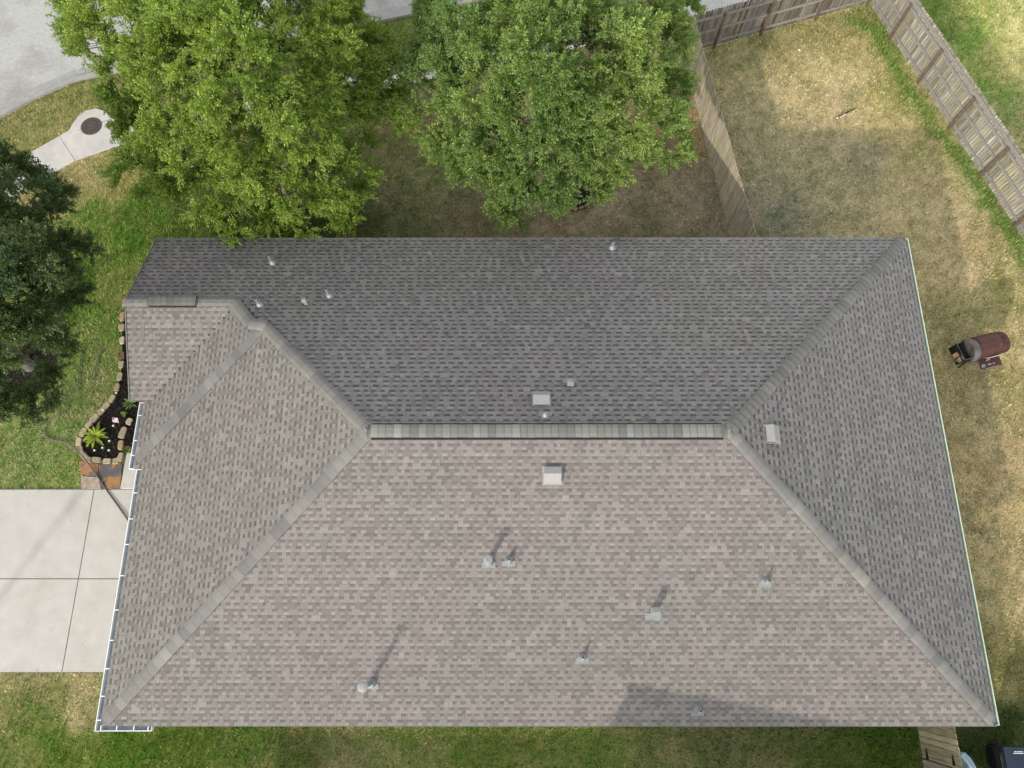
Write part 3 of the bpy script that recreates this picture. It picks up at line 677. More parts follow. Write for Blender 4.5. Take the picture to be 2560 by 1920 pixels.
fence(Ecorner + outE * .12, e4 + dd * 9 + outE * .12, 'long yellowish grey wooden fence slanting down the right side with brown posts', -1, H=1.72, posts=ea, col0=(.265, .247, .205), rails=(.25, .84, 1.36), seed=3, cap=True, gap=.022, step=.105)
n0, n4 = P(1786, 122), P(2170, 18); dn_ = (n4 - n0).normalized(); nl = Vector((-dn_.y, dn_.x, 0))
nwest = n0 - dn_ * 1.15
fence(nwest + nl * .12, Ecorner + nl * .12 - dn_ * .05, 'dark weathered wooden fence along the sidewalk with three grey rails', -1, H=1.72, posts=[n0, P(1902, 91), P(2040, 55), n4 - dn_ * .05], col0=(.16, .14, .12), rails=(.25, .84, 1.42), seed=4, gap=.026, step=.105)
i0 = P(1902, 590, 1.72); i1 = P(1767, 164, 1.72)
id_ = (i1 - i0).normalized(); iA = i0 - id_ * 1.0; iB = Vector((nwest.x, nwest.y, 0)) + nl * .1
fence((7.2, 9.5), (iB.x, iB.y), 'smooth sided tan wooden fence running from the roof to the trees', -1, H=1.72, posts=[(7.1, 10.4), (6.8, 12.8), (6.45, 15.2), (6.1, 17.6)], col0=(.31, .28, .215), seed=5, gap=.006, jitter=.014, step=.10, tonev=.08)

# side gate fence by the roof corner
gx = P(2300, 1860).x
gy = P(2304, 1894).y
gt = empty('wooden_gate', (gx, (gy - 1.75) / 2, 0), 'tan wooden side gate with two black strap hinges tucked against the roof corner', 'gate')
rg = random.Random(5); m = MB(); y = -1.75
while y - .04 > gy:
    h = 1.76 + rg.gauss(0, .015); c = Vector((.33, .295, .19)) * rg.gauss(1, .17); wd_ = min(.142, y - gy)
    pr = [(y, .05), (y - wd_ + .012, .05), (y - wd_ + .012, h - .025), (y - wd_ + .035, h), (y - .022, h), (y, h - .025)]; o_ = rg.uniform(-.003, .003)
    f0 = [(gx - .017 + o_, a, b) for a, b in pr]; f1 = [(gx + .0, a, b) for a, b in pr]
    m.mesh(f0 + f1, [tuple(range(6)), tuple(range(11, 5, -1))] + [(i, 6 + i, 6 + (i + 1) % 6, (i + 1) % 6) for i in range(6)], tuple(c)); y -= wd_
m.build('pickets', M['picket'], gt)
for z in (.3, 1.4):
    m = MB(); m.box((gx + .022, (gy - 1.75) / 2, z), (.04, abs(gy + 1.75), .09)); m.build('rail', M['rail'], gt)
for a_, b_ in (((2319, 1899), (2315, 1871)), ((2385, 1914), (2381, 1887))):
    def onx(px, py):
        d = ray(px, py); k = (gx - .03) / d.x; return Vector((gx - .03, d.y * k, CAM_Z + d.z * k))
    p_, q_ = onx(*a_), onx(*b_); m = MB(); X0, X1 = gx - .0225, gx - .034
    v4 = [(p_.y, p_.z - .06), (p_.y, p_.z + .06), (q_.y, p_.z + .012), (q_.y, p_.z - .012)]
    m.mesh([(X0, a, b) for a, b in v4] + [(X1, a, b) for a, b in v4], [(0, 1, 2, 3), (7, 6, 5, 4), (0, 4, 5, 1), (1, 5, 6, 2), (2, 6, 7, 3), (3, 7, 4, 0)]); m.build('hinge', M['blackpl'], gt)
fence((gx, gy - .03), (gx, gy - 3), 'tan wooden fence continuing beyond the side gate at the bottom edge', 1, H=1.76, posts=[(gx, gy - .1), (gx, gy - 2.4)], col0=(.32, .29, .20), step=.15, jitter=.015, seed=8, gap=.012)

# ------------------------------------------------------------------ trees
def leaves(mbpos, size, colbase, seed, name, material, parent, varc=.22):
    """mbpos: (n,3) positions and (n,3) directions -> rhombic leaves in one mesh"""
    pos, dirs = mbpos; r = np.random.default_rng(seed); n = len(pos)
    d = dirs + r.normal(0, .55, (n, 3)); d /= np.linalg.norm(d, axis=1)[:, None]
    a = r.normal(0, .55, (n, 3)) + np.array([-.15, -.3, 1.0]); s = np.cross(d, a); s /= np.linalg.norm(s, axis=1)[:, None] + 1e-9
    up = np.cross(s, d); ln = size * r.uniform(.7, 1.3, n)[:, None]; wd = ln * r.uniform(.38, .55, n)[:, None]
    b = pos; m1 = pos + d * ln * .5 + s * wd * .5 + up * ln * .08; tip = pos + d * ln; m2 = pos + d * ln * .5 - s * wd * .5 + up * ln * .08
    V = np.stack([b, m1, tip, m2], 1).reshape(-1, 3)
    Fc = np.arange(n * 4).reshape(n, 4)
    c = np.array(colbase)[None] * (1 + r.normal(0, varc, (n, 1)))
    yel = r.random((n, 1)); c = np.where(yel > .93, c * np.array([1.7, 1.35, 1.1]), c)
    lowf = fbm(pos[:, 0] * .9 + 7, pos[:, 1] * .9, seed, 3)[:, None]; c = c * (.8 + .5 * lowf) * np.array([1, 1, 1])
    c = c + (lowf - .5) * np.array([.045, .01, 0]); c = np.clip(c, .005, .6)
    L = root_loc(parent); V = V - np.array([L.x, L.y, L.z])
    me = np_mesh(name, V, Fc, np.repeat(c, 4, 0), material, 4)
    return link_mesh(name, me, parent)

def tree(name, base, lobes, label, lcol, material, barkm, seed, trunk_r=.16, fork=1.7, per=34, lsize=.068, twig=(.2, .44), perTwig=58, ntwig=7, droop=.0, extra_lean=None, shrink=.86, relief=1.25):
    r = np.random.default_rng(seed); rg = random.Random(seed)
    base = Vector((base.x, base.y, 0)); t = empty(name, base, label, 'tree')
    L = []
    for l in lobes:
        px, py, z, rad = l[:4]; z = 4.3 + (z - 4.3) * relief; q = P(px, py, z); L.append((Vector(q), rad * shrink))
    cen = sum((q for q, _ in L), Vector()) / len(L)
    br = MB()
    fk = base + Vector(((cen.x - base.x) * .18, (cen.y - base.y) * .18, fork))
    if extra_lean: fk = base + Vector(extra_lean)
    tr = MB(); tr.tube([base - Vector((0, 0, .05)), base + Vector((0, 0, .12)), base + (fk - base) * .5 + Vector((.03, .02, 0)), fk], [trunk_r * 1.5, trunk_r * 1.12, trunk_r * .95, trunk_r * .85], seg=12)
    smooth_by_angle(tr.build('trunk', barkm, t), 80)
    POS = []; DIR = []
    mains = []
    order = sorted(range(len(L)), key=lambda i: (L[i][0] - fk).length)
    nodes = [(fk, trunk_r * .7)]
    for i in order:
        q, rad = L[i]
        q2 = q - Vector((0, 0, rad * .35))
        # attach to the nearest node that is closer to the fork
        best = min(nodes, key=lambda nd: (nd[0] - q2).length + .55 * (nd[0] - fk).length)
        a = best[0]; ln = (q2 - a).length; rr0 = min(best[1] * .8, .022 + ln * .018)
        mid = a.lerp(q2, .5) + Vector((rg.uniform(-.12, .12), rg.uniform(-.12, .12), rg.uniform(-.05, .22))) * ln * .5
        br.tube([a, a.lerp(mid, .5) + Vector((0, 0, .03)), mid, q2], [rr0, rr0 * .85, rr0 * .7, rr0 * .42], seg=7)
        nodes.append((mid, rr0 * .7)); nodes.append((q2, rr0 * .45))
        nc = int(per * rad * rad) + 4
        nb_ = max(3, int(nc / 3.8)); subs = []
        for k in range(nb_):
            v = r.normal(0, 1, 3); v[2] = abs(v[2]) * 1.0 - .25; v /= np.linalg.norm(v)
            subs.append((np.array(q) + v * rad * r.uniform(.35, 1.08) * np.array([1, 1, .85]), v))
        for k in range(nc):
            sc_, v0 = subs[k % nb_]
            v = r.normal(0, 1, 3) * .8 + v0 * .6 + np.array([0, 0, .25]); v /= np.linalg.norm(v)
            c = sc_ + v * r.uniform(.03, .22)
            cb = Vector(c)
            if rg.random() < .35:
                m_ = q2.lerp(cb, .5) + Vector((rg.uniform(-.1, .1), rg.uniform(-.1, .1), rg.uniform(-.02, .1)))
                br.tube([q2, m_, cb], [.013, .009, .005], seg=4, caps=False)
            out = np.array([c[0] - cen.x, c[1] - cen.y, 0]); out /= np.linalg.norm(out) + .3
            dirv = v * .8 + out * .55 + np.array([0, 0, .15 - droop])
            for j in range(ntwig):
                td = dirv + r.normal(0, .75, 3) * np.array([1, 1, .6]); td /= np.linalg.norm(td); tl = r.uniform(*twig)
                e = c + td * tl + np.array([0, 0, -.10 * tl - droop * .3])
                if j < 1: br.tube([cb, Vector(c + td * tl * .5 + np.array([0, 0, .02])), Vector(e)], [.005, .0035, .002], seg=3, caps=False)
                s = r.random(perTwig) ** .8; pp = c[None] + (e - c)[None] * s[:, None] + np.array([0, 0, .05])[None] * (s * (1 - s))[:, None] * tl * 2
                pp = pp + r.normal(0, .026, (perTwig, 3)); POS.append(pp); DIR.append(np.repeat(td[None], perTwig, 0))
    o = br.build('branches', barkm, t)
    leaves((np.concatenate(POS), np.concatenate(DIR)), lsize, lcol, seed, 'crown', material, t)
    print(name, 'leaves', sum(len(p) for p in POS), 'from', len(L))
    return t

lobA = [(230,30,4.6,1.0),(330,90,4.8,1.3),(320,210,4.2,.9),(345,300,3.8,.7),(420,30,5.4,1.3),(450,190,5.6,1.4),(560,60,6.2,1.5),(600,210,6.4,1.4),(700,30,6.0,1.4),(730,160,5.8,1.3),(830,30,4.8,1.0),(890,90,4.4,.8),
        (860,240,4.4,1.05),(950,300,3.8,.75),(760,320,5.0,1.2),(620,340,5.2,1.2),(480,320,5.0,1.2),(380,400,4.0,1.0),(470,440,3.6,.9),(420,480,3.0,.55),(560,450,4.0,.95),(600,520,3.2,.75),(670,530,2.9,.55),(690,440,4.2,.8),(800,430,3.8,.95),(880,400,3.6,.7),(770,530,3.0,.65),(890,500,3.0,.62),(840,540,2.9,.4),(720,560,2.6,.35),(930,200,4,.6),(530,140,5,1),(900,190,4.2,.8),(960,230,3.8,.5),(830,160,4.6,.8)]
lobB = [(1110,50,4.8,.9),(1080,130,4.4,.75),(1100,240,4.2,.8),(1100,330,3.6,.45),(1220,60,5.4,1.1),(1230,190,5.4,1.0),(1200,320,4.6,.9),(1340,30,5.8,1.2),(1380,160,6.0,1.1),(1500,60,5.8,1.2),(1530,180,5.4,1.0),(1620,60,5.0,1.0),(1660,130,4.6,.7),(1690,40,4.4,.6),
        (1640,220,4.2,.6),(1600,280,4.4,.8),(1440,270,5.4,.9),(1310,280,5.4,.9),(1700,240,3.8,.25),(1150,400,3.8,.65),(1230,440,3.8,.75),(1330,400,4.2,.8),(1400,330,4.8,.7),(1500,350,4.4,.7),(1590,380,3.8,.6),(1660,365,3.6,.4),(1520,440,3.4,.5),(1270,530,3.0,.4),(1350,500,3.2,.5),(1480,470,3.2,.42),(1400,480,3.3,.4),(1725,352,3.4,.15),(1450,400,4.2,.7),(1440,440,3.6,.5),(1270,390,4.2,.8),(1250,330,4.8,.8),(1160,150,4.8,.8),(1280,110,5.4,.9),(1400,90,5.6,.9),(1140,190,4.4,.7),(1550,120,5.2,.9),(1270,540,2.9,.4),(1330,450,3.6,.6),(1550,300,4.8,.8),(1700,300,3.6,.4)]
lobC = [(-20,440,4.6,.9),(60,440,4.2,.6),(-60,560,5.2,1.1),(60,540,4.6,.85),(120,500,3.8,.45),(130,620,4.2,.75),(20,650,5.2,.95),(150,700,3.9,.6),(180,620,3.6,.35),(30,740,4.6,.7),(90,640,4.6,.7),(80,740,4.6,.85),(-40,760,5.0,.9),(-60,880,4.4,.8),(130,800,3.6,.55),(30,800,4.2,.4),(150,860,3.0,.3),(-40,990,3.6,.7),(20,1040,3.2,.45),(105,985,2.9,.3),(-10,930,3.4,.5),(125,910,2.8,.3),(195,740,3.4,.25)]
tree('shade_tree', P(722, 475), lobA, 'large bright green leafy tree nearest the road', (.172, .252, .040), M['leafA'], M['bark'], 11, shrink=.97, trunk_r=.17, fork=1.8, per=42, lsize=.062, twig=(.2, .52), droop=.05)
tree('shade_tree', P(1428, 468), lobB, 'grey green tree between the bright tree and the inner fence', (.158, .236, .056), M['leafB'], M['bark'], 23, shrink=.98, trunk_r=.14, fork=1.7, per=45, relief=1.5, lsize=.060, twig=(.18, .50))
tree('shade_tree', P(76, 915), lobC, 'dark green tree at the left edge with a pale leaning trunk', (.07, .11, .034), M['leafB'], M['barkg'], 37, shrink=1.0, trunk_r=.15, fork=1.6, per=58, lsize=.058, extra_lean=(-.35, .35, 1.5))

# mulch rings under the trees
def rough_disc(mb, c, rad, z, seed, colr, n=1400):
    rg = random.Random(seed)
    ring = [(c[0] + math.cos(2 * math.pi * k / 40) * rad * rg.uniform(.97, 1.03), c[1] + math.sin(2 * math.pi * k / 40) * rad * rg.uniform(.97, 1.03), z) for k in range(40)]
    mb.face(ring, tuple(colr)); chips(mb, [(p[0], p[1]) for p in ring], z, seed, colr, n)
def inpoly(x, y, poly):
    c = False; j = len(poly) - 1
    for i in range(len(poly)):
        xi, yi = poly[i][:2]; xj, yj = poly[j][:2]
        if (yi > y) != (yj > y) and x < (xj - xi) * (y - yi) / (yj - yi) + xi: c = not c
        j = i
    return c
def chips(mb, poly, z, seed, colr, n):
    rg = random.Random(seed); x0, x1 = min(p[0] for p in poly), max(p[0] for p in poly); y0, y1 = min(p[1] for p in poly), max(p[1] for p in poly); k = 0
    while k < n:
        x, y = rg.uniform(x0, x1), rg.uniform(y0, y1); k += 1
        if not inpoly(x, y, poly): continue
        a = rg.uniform(0, 6.28); l = rg.uniform(.015, .045); wd = rg.uniform(.006, .016); t = rg.uniform(-.012, .02); d = Vector((math.cos(a), math.sin(a), 0)); s = Vector((-d.y, d.x, rg.uniform(-.8, .8)))
        q = Vector((x, y, z + .012)); c = Vector(colr) * rg.choice((.5, .8, 1, 1.4, 2.4))
        mb.face([q - d * l - s * wd + Vector((0, 0, t)), q + d * l - s * wd - Vector((0, 0, t)), q + d * l + s * wd, q - d * l + s * wd + Vector((0, 0, .01))], tuple(c))
for nm, c, rad, cl, sd in (('bright', P(722, 475), .85, (.10, .075, .065), 1), ('grey', P(1428, 468), .8, (.03, .026, .024), 2), ('dark', P(70, 925), .85, (.032, .026, .02), 3)):
    mb = MB(); rough_disc(mb, c, rad, .012, sd, cl, 2500); tag(mb.build('mulch', M['mulch']), kind='stuff')
for c, rad, lb in ((P(1428, 468), .85, 'pinkish brick edging ring round the grey green tree'), (P(722, 475), .9, 'pinkish brick edging ring round the bright green tree')):
    t = empty('edging_ring', (c.x, c.y, 0), lb, 'edging'); m = MB(); rg = random.Random(4)
    for k in range(26):
        a = 2 * math.pi * k / 26; m.box((c.x + rad * math.cos(a), c.y + rad * math.sin(a), .045), (.09, .19, .10), rot=a + rg.uniform(-.06, .06), taper=.9)
    m.build('bricks', M['brickedge'], t, bevel=.01)

# ------------------------------------------------------------------ flower bed
stones_px = [(311,755,.26),(305,790,.3),(303,818,.25),(304,850,.25),(303,888,.25),(302,910,.25),(298,940,.26),(291,968,.26),(279,996,.28),(265,1013,.24),(252,1027,.24),(235,1044,.3),(221,1060,.26),(207,1080,.3),(196,1104,.27),(200,1124,.22),(210,1140,.26),(221,1148,.2),(240,1149,.3),(266,1152,.26),(288,1152,.2),(300,1142,.28),(301,1112,.3),(306,1080,.38),(322,1053,.22)]
spts = [P(a, b, .08) for a, b, _ in stones_px]
words_ = ['first', 'second', 'third', 'fourth', 'fifth', 'sixth', 'seventh', 'eighth', 'ninth', 'tenth', 'eleventh', 'twelfth', 'thirteenth', 'fourteenth', 'fifteenth', 'sixteenth', 'seventeenth', 'eighteenth', 'nineteenth', 'twentieth', 'twenty first', 'twenty second', 'twenty third', 'twenty fourth', 'twenty fifth']
rg = random.Random(9)
for i, ((a, b, ln), q) in enumerate(zip(stones_px, spts)):
    pa = spts[max(i - 1, 0)]; pb = spts[min(i + 1, len(spts) - 1)]; d = (pb - pa); d.z = 0; d.normalize(); s = Vector((-d.y, d.x, 0)); ln *= 1.08
    c = Vector(rg.choice(((.36, .30, .19), (.40, .34, .23), (.33, .23, .15), (.30, .25, .17)))) * rg.uniform(.85, 1.1); cn = 'tan' if c.x > .33 else 'brown'
    if i in (4,): c = Vector((.13, .08, .05)); cn = 'dark brown'
    m = MB(); wv = rg.uniform(.17, .21); n = 11; lo = []; hi = []
    for k in range(n):
        t_ = 2 * math.pi * k / n; cx = math.copysign(abs(math.cos(t_)) ** .42, math.cos(t_)); sy = math.copysign(abs(math.sin(t_)) ** .42, math.sin(t_)); j = rg.uniform(.86, 1.06)
        v = d * (cx * ln / 2 * j) + s * (sy * wv / 2 * j); lo.append(q + v - Vector((0, 0, .09))); hi.append(q + v * .86 + Vector((0, 0, rg.uniform(-.01, .015))))
    m.mesh(lo + hi, [tuple(range(n - 1, -1, -1)), tuple(range(n, 2 * n))] + [(k, (k + 1) % n, n + (k + 1) % n, n + k) for k in range(n)], tuple(c))
    o = m.build('edging_stone', M['stone'], bevel=.012)
    tag(o, f'{cn} edging stone, {words_[i]} along the flower bed border counting from the gable ridge end', 'stone', 'stones bordering the flower bed')
bed = [(p.x, p.y) for p in spts[:23]] + [(EP + 1.2, P(0, 1150).y), (EP + 1.2, NG + 1), (ERK + .3, NG + 1.2), (ERK + .3, P(0, 755).y)]
mb = MB(); mb.face([(x, y, .03) for x, y in bed], (.016, .014, .012)); chips(mb, bed, .03, 5, (.020, .017, .014), 6500)
tag(mb.build('mulch_bed', M['mulch']), kind='stuff')

def strap_plant(name, c, n, ln, wd, colr, label, seed, cat='plant', lift=.8):
    rg = random.Random(seed); m = MB()
    for k in range(n):
        a = k * 2.4 + rg.uniform(-.3, .3); l = ln * rg.uniform(.65, 1.1) * (.6 + .4 * (k / n)); el = rg.uniform(.25, 1.15) * lift + (1 - k / n) * .35
        d = Vector((math.cos(a), math.sin(a), 0)); s = Vector((-d.y, d.x, 0)); cc = Vector(colr) * rg.uniform(.75, 1.35); pl = []
        for t_ in (0, .25, .55, .85, 1):
            w_ = wd * (math.sin(math.pi * min(1, t_ * .85 + .12)) ** .7) * .5 if t_ < 1 else .004
            p = Vector(c) + d * l * t_ * math.cos(el * (1 - t_ * .5)) + Vector((0, 0, l * (math.sin(el) * t_ - .45 * t_ * t_)))
            pl.append((p + s * w_, p + Vector((0, 0, -.012)), p - s * w_))
        for p0, p1 in zip(pl, pl[1:]):
            m.face([p0[0], p1[0], p1[1], p0[1]], tuple(cc)); m.face([p0[1], p1[1], p1[2], p0[2]], tuple(cc * .85))
    o = m.build(name, M['plantleaf']); return tag(o, label, cat)
strap_plant('rosette_plant', P(240, 1090, .08), 38, .46, .085, (.26, .33, .03), 'bright yellow green rosette plant with broad strap leaves in black mulch', 3)
strap_plant('small_shrub', P(327, 1008, .3), 40, .26, .05, (.13, .21, .05), 'small light green shrub peeping out beside the porch gutter end', 4, 'shrub', 1.1)
strap_plant('leafy_seedling', P(310, 1036, .1), 12, .13, .045, (.2, .3, .03), 'tiny yellow green seedling between the flag and the gutter', 6)
def flower(px, py, pink, label, seed):
    rg = random.Random(seed); c = P(px, py, .06); t = empty('flower', (c.x, c.y, .03), label, 'flower', 'small flowers planted in the black mulch')
    m = MB()
    for k in range(7):
        a = k * .9; d = Vector((math.cos(a), math.sin(a), .3)); s = Vector((-d.y, d.x, 0)); l = rg.uniform(.04, .075)
        m.face([c, c + d * l * .5 + s * .012, c + d * l, c + d * l * .5 - s * .012], (.07, .12, .03))
    m.build('leaves', M['plantleaf'], t); m = MB()
    for k in range(6):
        a = k * 1.05; d = Vector((math.cos(a), math.sin(a), .35)); s = Vector((-d.y, d.x, 0)); q = c + Vector((0, 0, .05))
        m.face([q, q + d * .018 + s * .013, q + d * .034, q + d * .018 - s * .013])
    m.build('petals', M['petalp'] if pink else M['petalw'], t)
for i, (a, b, pk, lb) in enumerate(((259, 1027, 0, 'white flower above the rosette plant near the stone border'), (275, 1104, 0, 'white flower right of the rosette plant'), (258, 1121, 0, 'white flower below the rosette plant'),
        (238, 1127, 0, 'pale flower at the bottom left of the bed'), (274, 1127, 0, 'small pale flower nearest the bottom stones'), (220, 1116, 1, 'bright pink flower at the lower left of the rosette plant'), (212, 1103, 1, 'pale pink flower left of the rosette plant'),
        (292, 984, 0, 'white flower at the narrow top of the bed'), (285, 1066, 0, 'pale flower just below the little striped flag'), (226, 1057, 1, 'dull pink flower near the upper left stones'))): flower(a, b, pk, lb, i)
# small striped flag on a stick
fc = P(290, 1050, .28); t = empty('garden_flag', (fc.x - .1, fc.y, .03), 'little red and white striped flag on a thin stick in the flower bed', 'flag')
m = MB(); m.tube([(fc.x - .16, fc.y - .08, .02), (fc.x - .08, fc.y + .06, .36)], .005, seg=6); m.build('stick', M['wood'], t)
m = MB(); nst = 9
for k in range(nst):
    for j in range(6):
        f = lambda u_, v_: Vector((fc.x - .085 + u_ * .17, fc.y + .07 - v_ * .13 - u_ * .03, .35 - v_ * .08 + .018 * math.sin(u_ * 9 + v_ * 2)))
        cc = (.36, .12, .15) if k % 2 == 0 else (.62, .58, .6)
        if j < 2 and k < 4: cc = (.12, .12, .2)
        m.face([f(j / 6, k / nst), f((j + 1) / 6, k / nst), f((j + 1) / 6, (k + 1) / nst), f(j / 6, (k + 1) / nst)], cc)
m.build('cloth', M['flagcloth'], t)

# flagstones between bed and driveway
for poly, mm, colr, lb in (([(197, 1152), (228, 1153), (246, 1160), (246, 1188), (237, 1190), (219, 1189), (202, 1184)], 'flag', (.33, .17, .08), 'orange and grey flagstone nearest the lawn'),
                       ([(247, 1161), (275, 1158), (306, 1157), (300, 1222), (254, 1222), (247, 1196)], 'flag3', (.1, .09, .095), 'dark flagstone with a rusty patch next to the porch step'),
                       ([(203, 1187), (219, 1191), (246, 1192), (253, 1222), (203, 1222)], 'flag2', (.33, .26, .2), 'rough pinkish tan flagstone touching the driveway')):
    m = MB(); m.prism(xy(poly, .04)[::-1], -.02, .045, colr); o = m.build('flagstone', M[mm], bevel=.01); tag(o, lb, 'flagstone', 'flagstones between bed and driveway')

# ------------------------------------------------------------------ hoses and wire
def spline(pts, n=10):
    out = []
    for i in range(len(pts) - 1):
        p0, p1, p2, p3 = pts[max(i - 1, 0)], pts[i], pts[i + 1], pts[min(i + 2, len(pts) - 1)]
        for k in range(n):
            t_ = k / n; out.append(tuple(.5 * ((2 * p1[j]) + (-p0[j] + p2[j]) * t_ + (2 * p0[j] - 5 * p1[j] + 4 * p2[j] - p3[j]) * t_ ** 2 + (-p0[j] + 3 * p1[j] - 3 * p2[j] + p3[j]) * t_ ** 3) for j in range(len(p1))))
    out.append(tuple(pts[-1])); return out
def hose(pxs, r_, m_, label, z=.03, cat='hose'):
    pts = []
    for q in spline(pxs): pts.append(P(q[0], q[1], q[2] if len(q) > 2 else z))
    m = MB(); m.tube(pts, r_, seg=8); o = m.build('garden_hose', M[m_], smooth=False); smooth_by_angle(o, 80); tag(o, label, cat)
hose([(238, 945), (240, 915), (252, 880), (254, 862), (240, 852), (222, 857), (208, 880), (200, 915), (195, 950), (196, 975), (180, 985), (160, 998)], .013, 'hose', 'pale green grey hose looped on the lawn beside the bed')
hose([(116, 1012), (125, 1024), (138, 1022), (140, 1008), (150, 998), (165, 1003), (170, 1016), (160, 1030), (135, 1044), (118, 1058), (113, 1078), (120, 1092), (140, 1100)], .013, 'hose', 'thin grey hose curling between the lawn loop and the dark hose')
hose([(112, 1070, .03), (116, 1090, .03), (135, 1100, .03), (165, 1106, .04), (190, 1124, .1), (208, 1143, .17), (225, 1165, .1), (245, 1193, .07), (266, 1225, .05), (290, 1258, .05), (309, 1285, .06), (330, 1315, .06)], .021, 'hosed', 'thick dark brown hose crossing the flagstones onto the driveway')
hose([(345, 462), (341, 472), (345, 484), (370, 496), (420, 512), (480, 532), (540, 548), (590, 570), (640, 600)], .009, 'hose', 'thin grey wire trailing across the lawn below the bright tree', cat='wire')

# ------------------------------------------------------------------ offset smoker
sc = P(2452, 868, .85); ax = (P(2525, 850, .85) - P(2392, 885, .85)); ax.z = 0; ax.normalize(); sd = Vector((ax.y, -ax.x, 0)); upz = Vector((0, 0, 1))
sm = empty('barbecue_smoker', (sc.x, sc.y, 0), 'rusty maroon barrel smoker grill with an open sooty end standing on the dry lawn', 'smoker')
Q = lambda a, b, c: Vector((sc.x, sc.y, 0)) + ax * a + sd * b + upz * c
rad = .34
def barrel(m, a0, a1, r_, zc, b0=0, ends=True, dome=0.0, seg=28):
    pr = [(r_ * .97, a0), (r_, a0 + .02), (r_, a1 - .02), (r_ * .97, a1)]
    if dome: pr += [(r_ * .8, a1 + dome * .6), (r_ * .4, a1 + dome * .95), (.01, a1 + dome)]
    m.lathe(Q(0, b0, zc), pr, axis=ax, seg=seg)
m = MB(); barrel(m, -.22, .46, rad, .82); smooth_by_angle(m.build('barrel', M['maroon'], sm))
m = MB()   # lid shell standing a little proud of the barrel, hinged at the back
nseg = 12; rl = rad + .012
for i in range(nseg):
    t0, t1 = R(-62 + i * 105 / nseg), R(-62 + (i + 1) * 105 / nseg)
    f = lambda a, t_, r_: Q(a, math.sin(-t_) * r_, .82 + math.cos(t_) * r_)
    m.face([f(-.19, t0, rl), f(.43, t0, rl), f(.43, t1, rl), f(-.19, t1, rl)])
    m.face([f(-.19, t0, rl), f(-.19, t1, rl), f(-.19, t1, rl - .02), f(-.19, t0, rl - .02)]); m.face([f(.43, t1, rl), f(.43, t0, rl), f(.43, t0, rl - .02), f(.43, t1, rl - .02)])
smooth_by_angle(m.build('lid', M['maroon'], sm))
m = MB(); barrel(m, .475, .70, rad * .93, .80, dome=.06); smooth_by_angle(m.build('end_chamber', M['maroon2'], sm))
m = MB(); m.box(Q(.585, 0, 1.095), (.2, .3, .012), frame=(ax, sd, upz)); m.build('end_plate', M['maroon2'], sm)
# burnt collar and open firebox
m = MB(); barrel(m, -.42, -.225, rad * .98, .82); smooth_by_angle(m.build('burnt_collar', M['sootgrey'], sm))
m = MB(); z0, z1 = .55, .93
for b_ in (-.25, .25): m.box(Q(-.56, b_, (z0 + z1) / 2), (.28, .02, z1 - z0), frame=(ax, sd, upz))
m.box(Q(-.70, 0, (z0 + z1) / 2 - .02), (.02, .52, z1 - z0 - .04), frame=(ax, sd, upz)); m.box(Q(-.56, 0, z0), (.28, .52, .02), frame=(ax, sd, upz))
m.build('firebox', M['soot'], sm, bevel=.006)
for k in range(6):
    m = MB(); m.tube([Q(-.68 + k * .045, -.25, .84), Q(-.68 + k * .045, .25, .84)], .006, seg=6); m.build('grate_bar', M['soot'], sm)
m = MB(); m.tube([Q(-.715, -.26, .99), Q(-.715, .26, .99), Q(-.43, .26, .99)], .012, seg=8); m.build('rim', M['sootgrey'], sm)
m = MB(); m.lathe(Q(.10, .205, 1.045), [(.042, 0), (.045, .01), (.045, .03), (.03, .035)], axis=(sd * .6 + upz * .8), seg=18); m.build('thermometer', M['white'], sm)
m = MB(); m.box(Q(.08, .47, .78), (.66, .28, .025), frame=(ax, sd, upz)); sh = m.build('shelf', M['maroon2'], sm, bevel=.006)
for a_, b_, l_ in ((.06, .40, .12), (.04, .53, .11), (.17, .53, .05)):
    m = MB(); m.box(Q(a_, b_, .805), (l_, .018, .012), frame=(ax, sd, upz)); m.build('tool', M['steel'], sh)
m = MB(); m.lathe(Q(-.16, .53, .79), [(.045, 0), (.05, .01), (.05, .05), (.035, .052), (.034, .02), (.001, .02)], seg=16); m.build('ash_cup', M['galv'], sh)
m = MB(); m.tube([Q(-.25, .33, .80), Q(-.25, .64, .76), Q(-.22, .66, .76), Q(.42, .62, .76), Q(.42, .33, .8)], .012, seg=8); m.build('shelf_frame', M['sootgrey'], sh)
m = MB(); m.tube([Q(-.1, .33, .96), Q(-.1, .38, .98), Q(.36, .38, .98), Q(.36, .33, .96)], .012, seg=8); m.build('handle', M['steel'], sm)
m = MB(); m.tube([Q(.62, -.06, 1.05), Q(.62, -.06, 1.12)], .05, seg=16); m.build('damper', M['maroon2'], sm)
m = MB(); m.box(Q(.60, .29, .85), (.14, .015, .02), frame=(ax, sd, upz)); m.build('handle', M['steel'], sm)
for a_ in (-.3, .52):
    for b_ in (-.26, .26):
        m = MB(); m.tube([Q(a_, b_ * .8, .66), Q(a_ * 1.02, b_ * 1.0, .02)], .02, seg=8); m.build('leg', M['soot'], sm)
for b_ in (-.34, .34):
    m = MB(); m.lathe(Q(.575, b_ - .02, .11), [(.11, 0), (.11, .04), (.03, .045)], axis=sd, seg=20); m.build('wheel', M['soot'], sm)
for px, py, an, lb in ((2388, 889, .5, 'brown wooden block leaning at the corner of the smoker'), (2400, 898, .75, 'lighter wooden block below the open end of the smoker')):
    q = P(px, py, .80); t = MB(); t.box(q, (.16, .13, .12), rot=an); o = t.build('wood_block', M['wood'], bevel=.012); tag(o, lb, 'wood block', 'wooden blocks by the smoker')
# the stand the blocks rest on
q = P(2396, 894, .73); m = MB(); m.box(q, (.36, .2, .02), frame=(ax, sd, upz)); m.build('side_rack', M['sootgrey'], sm)

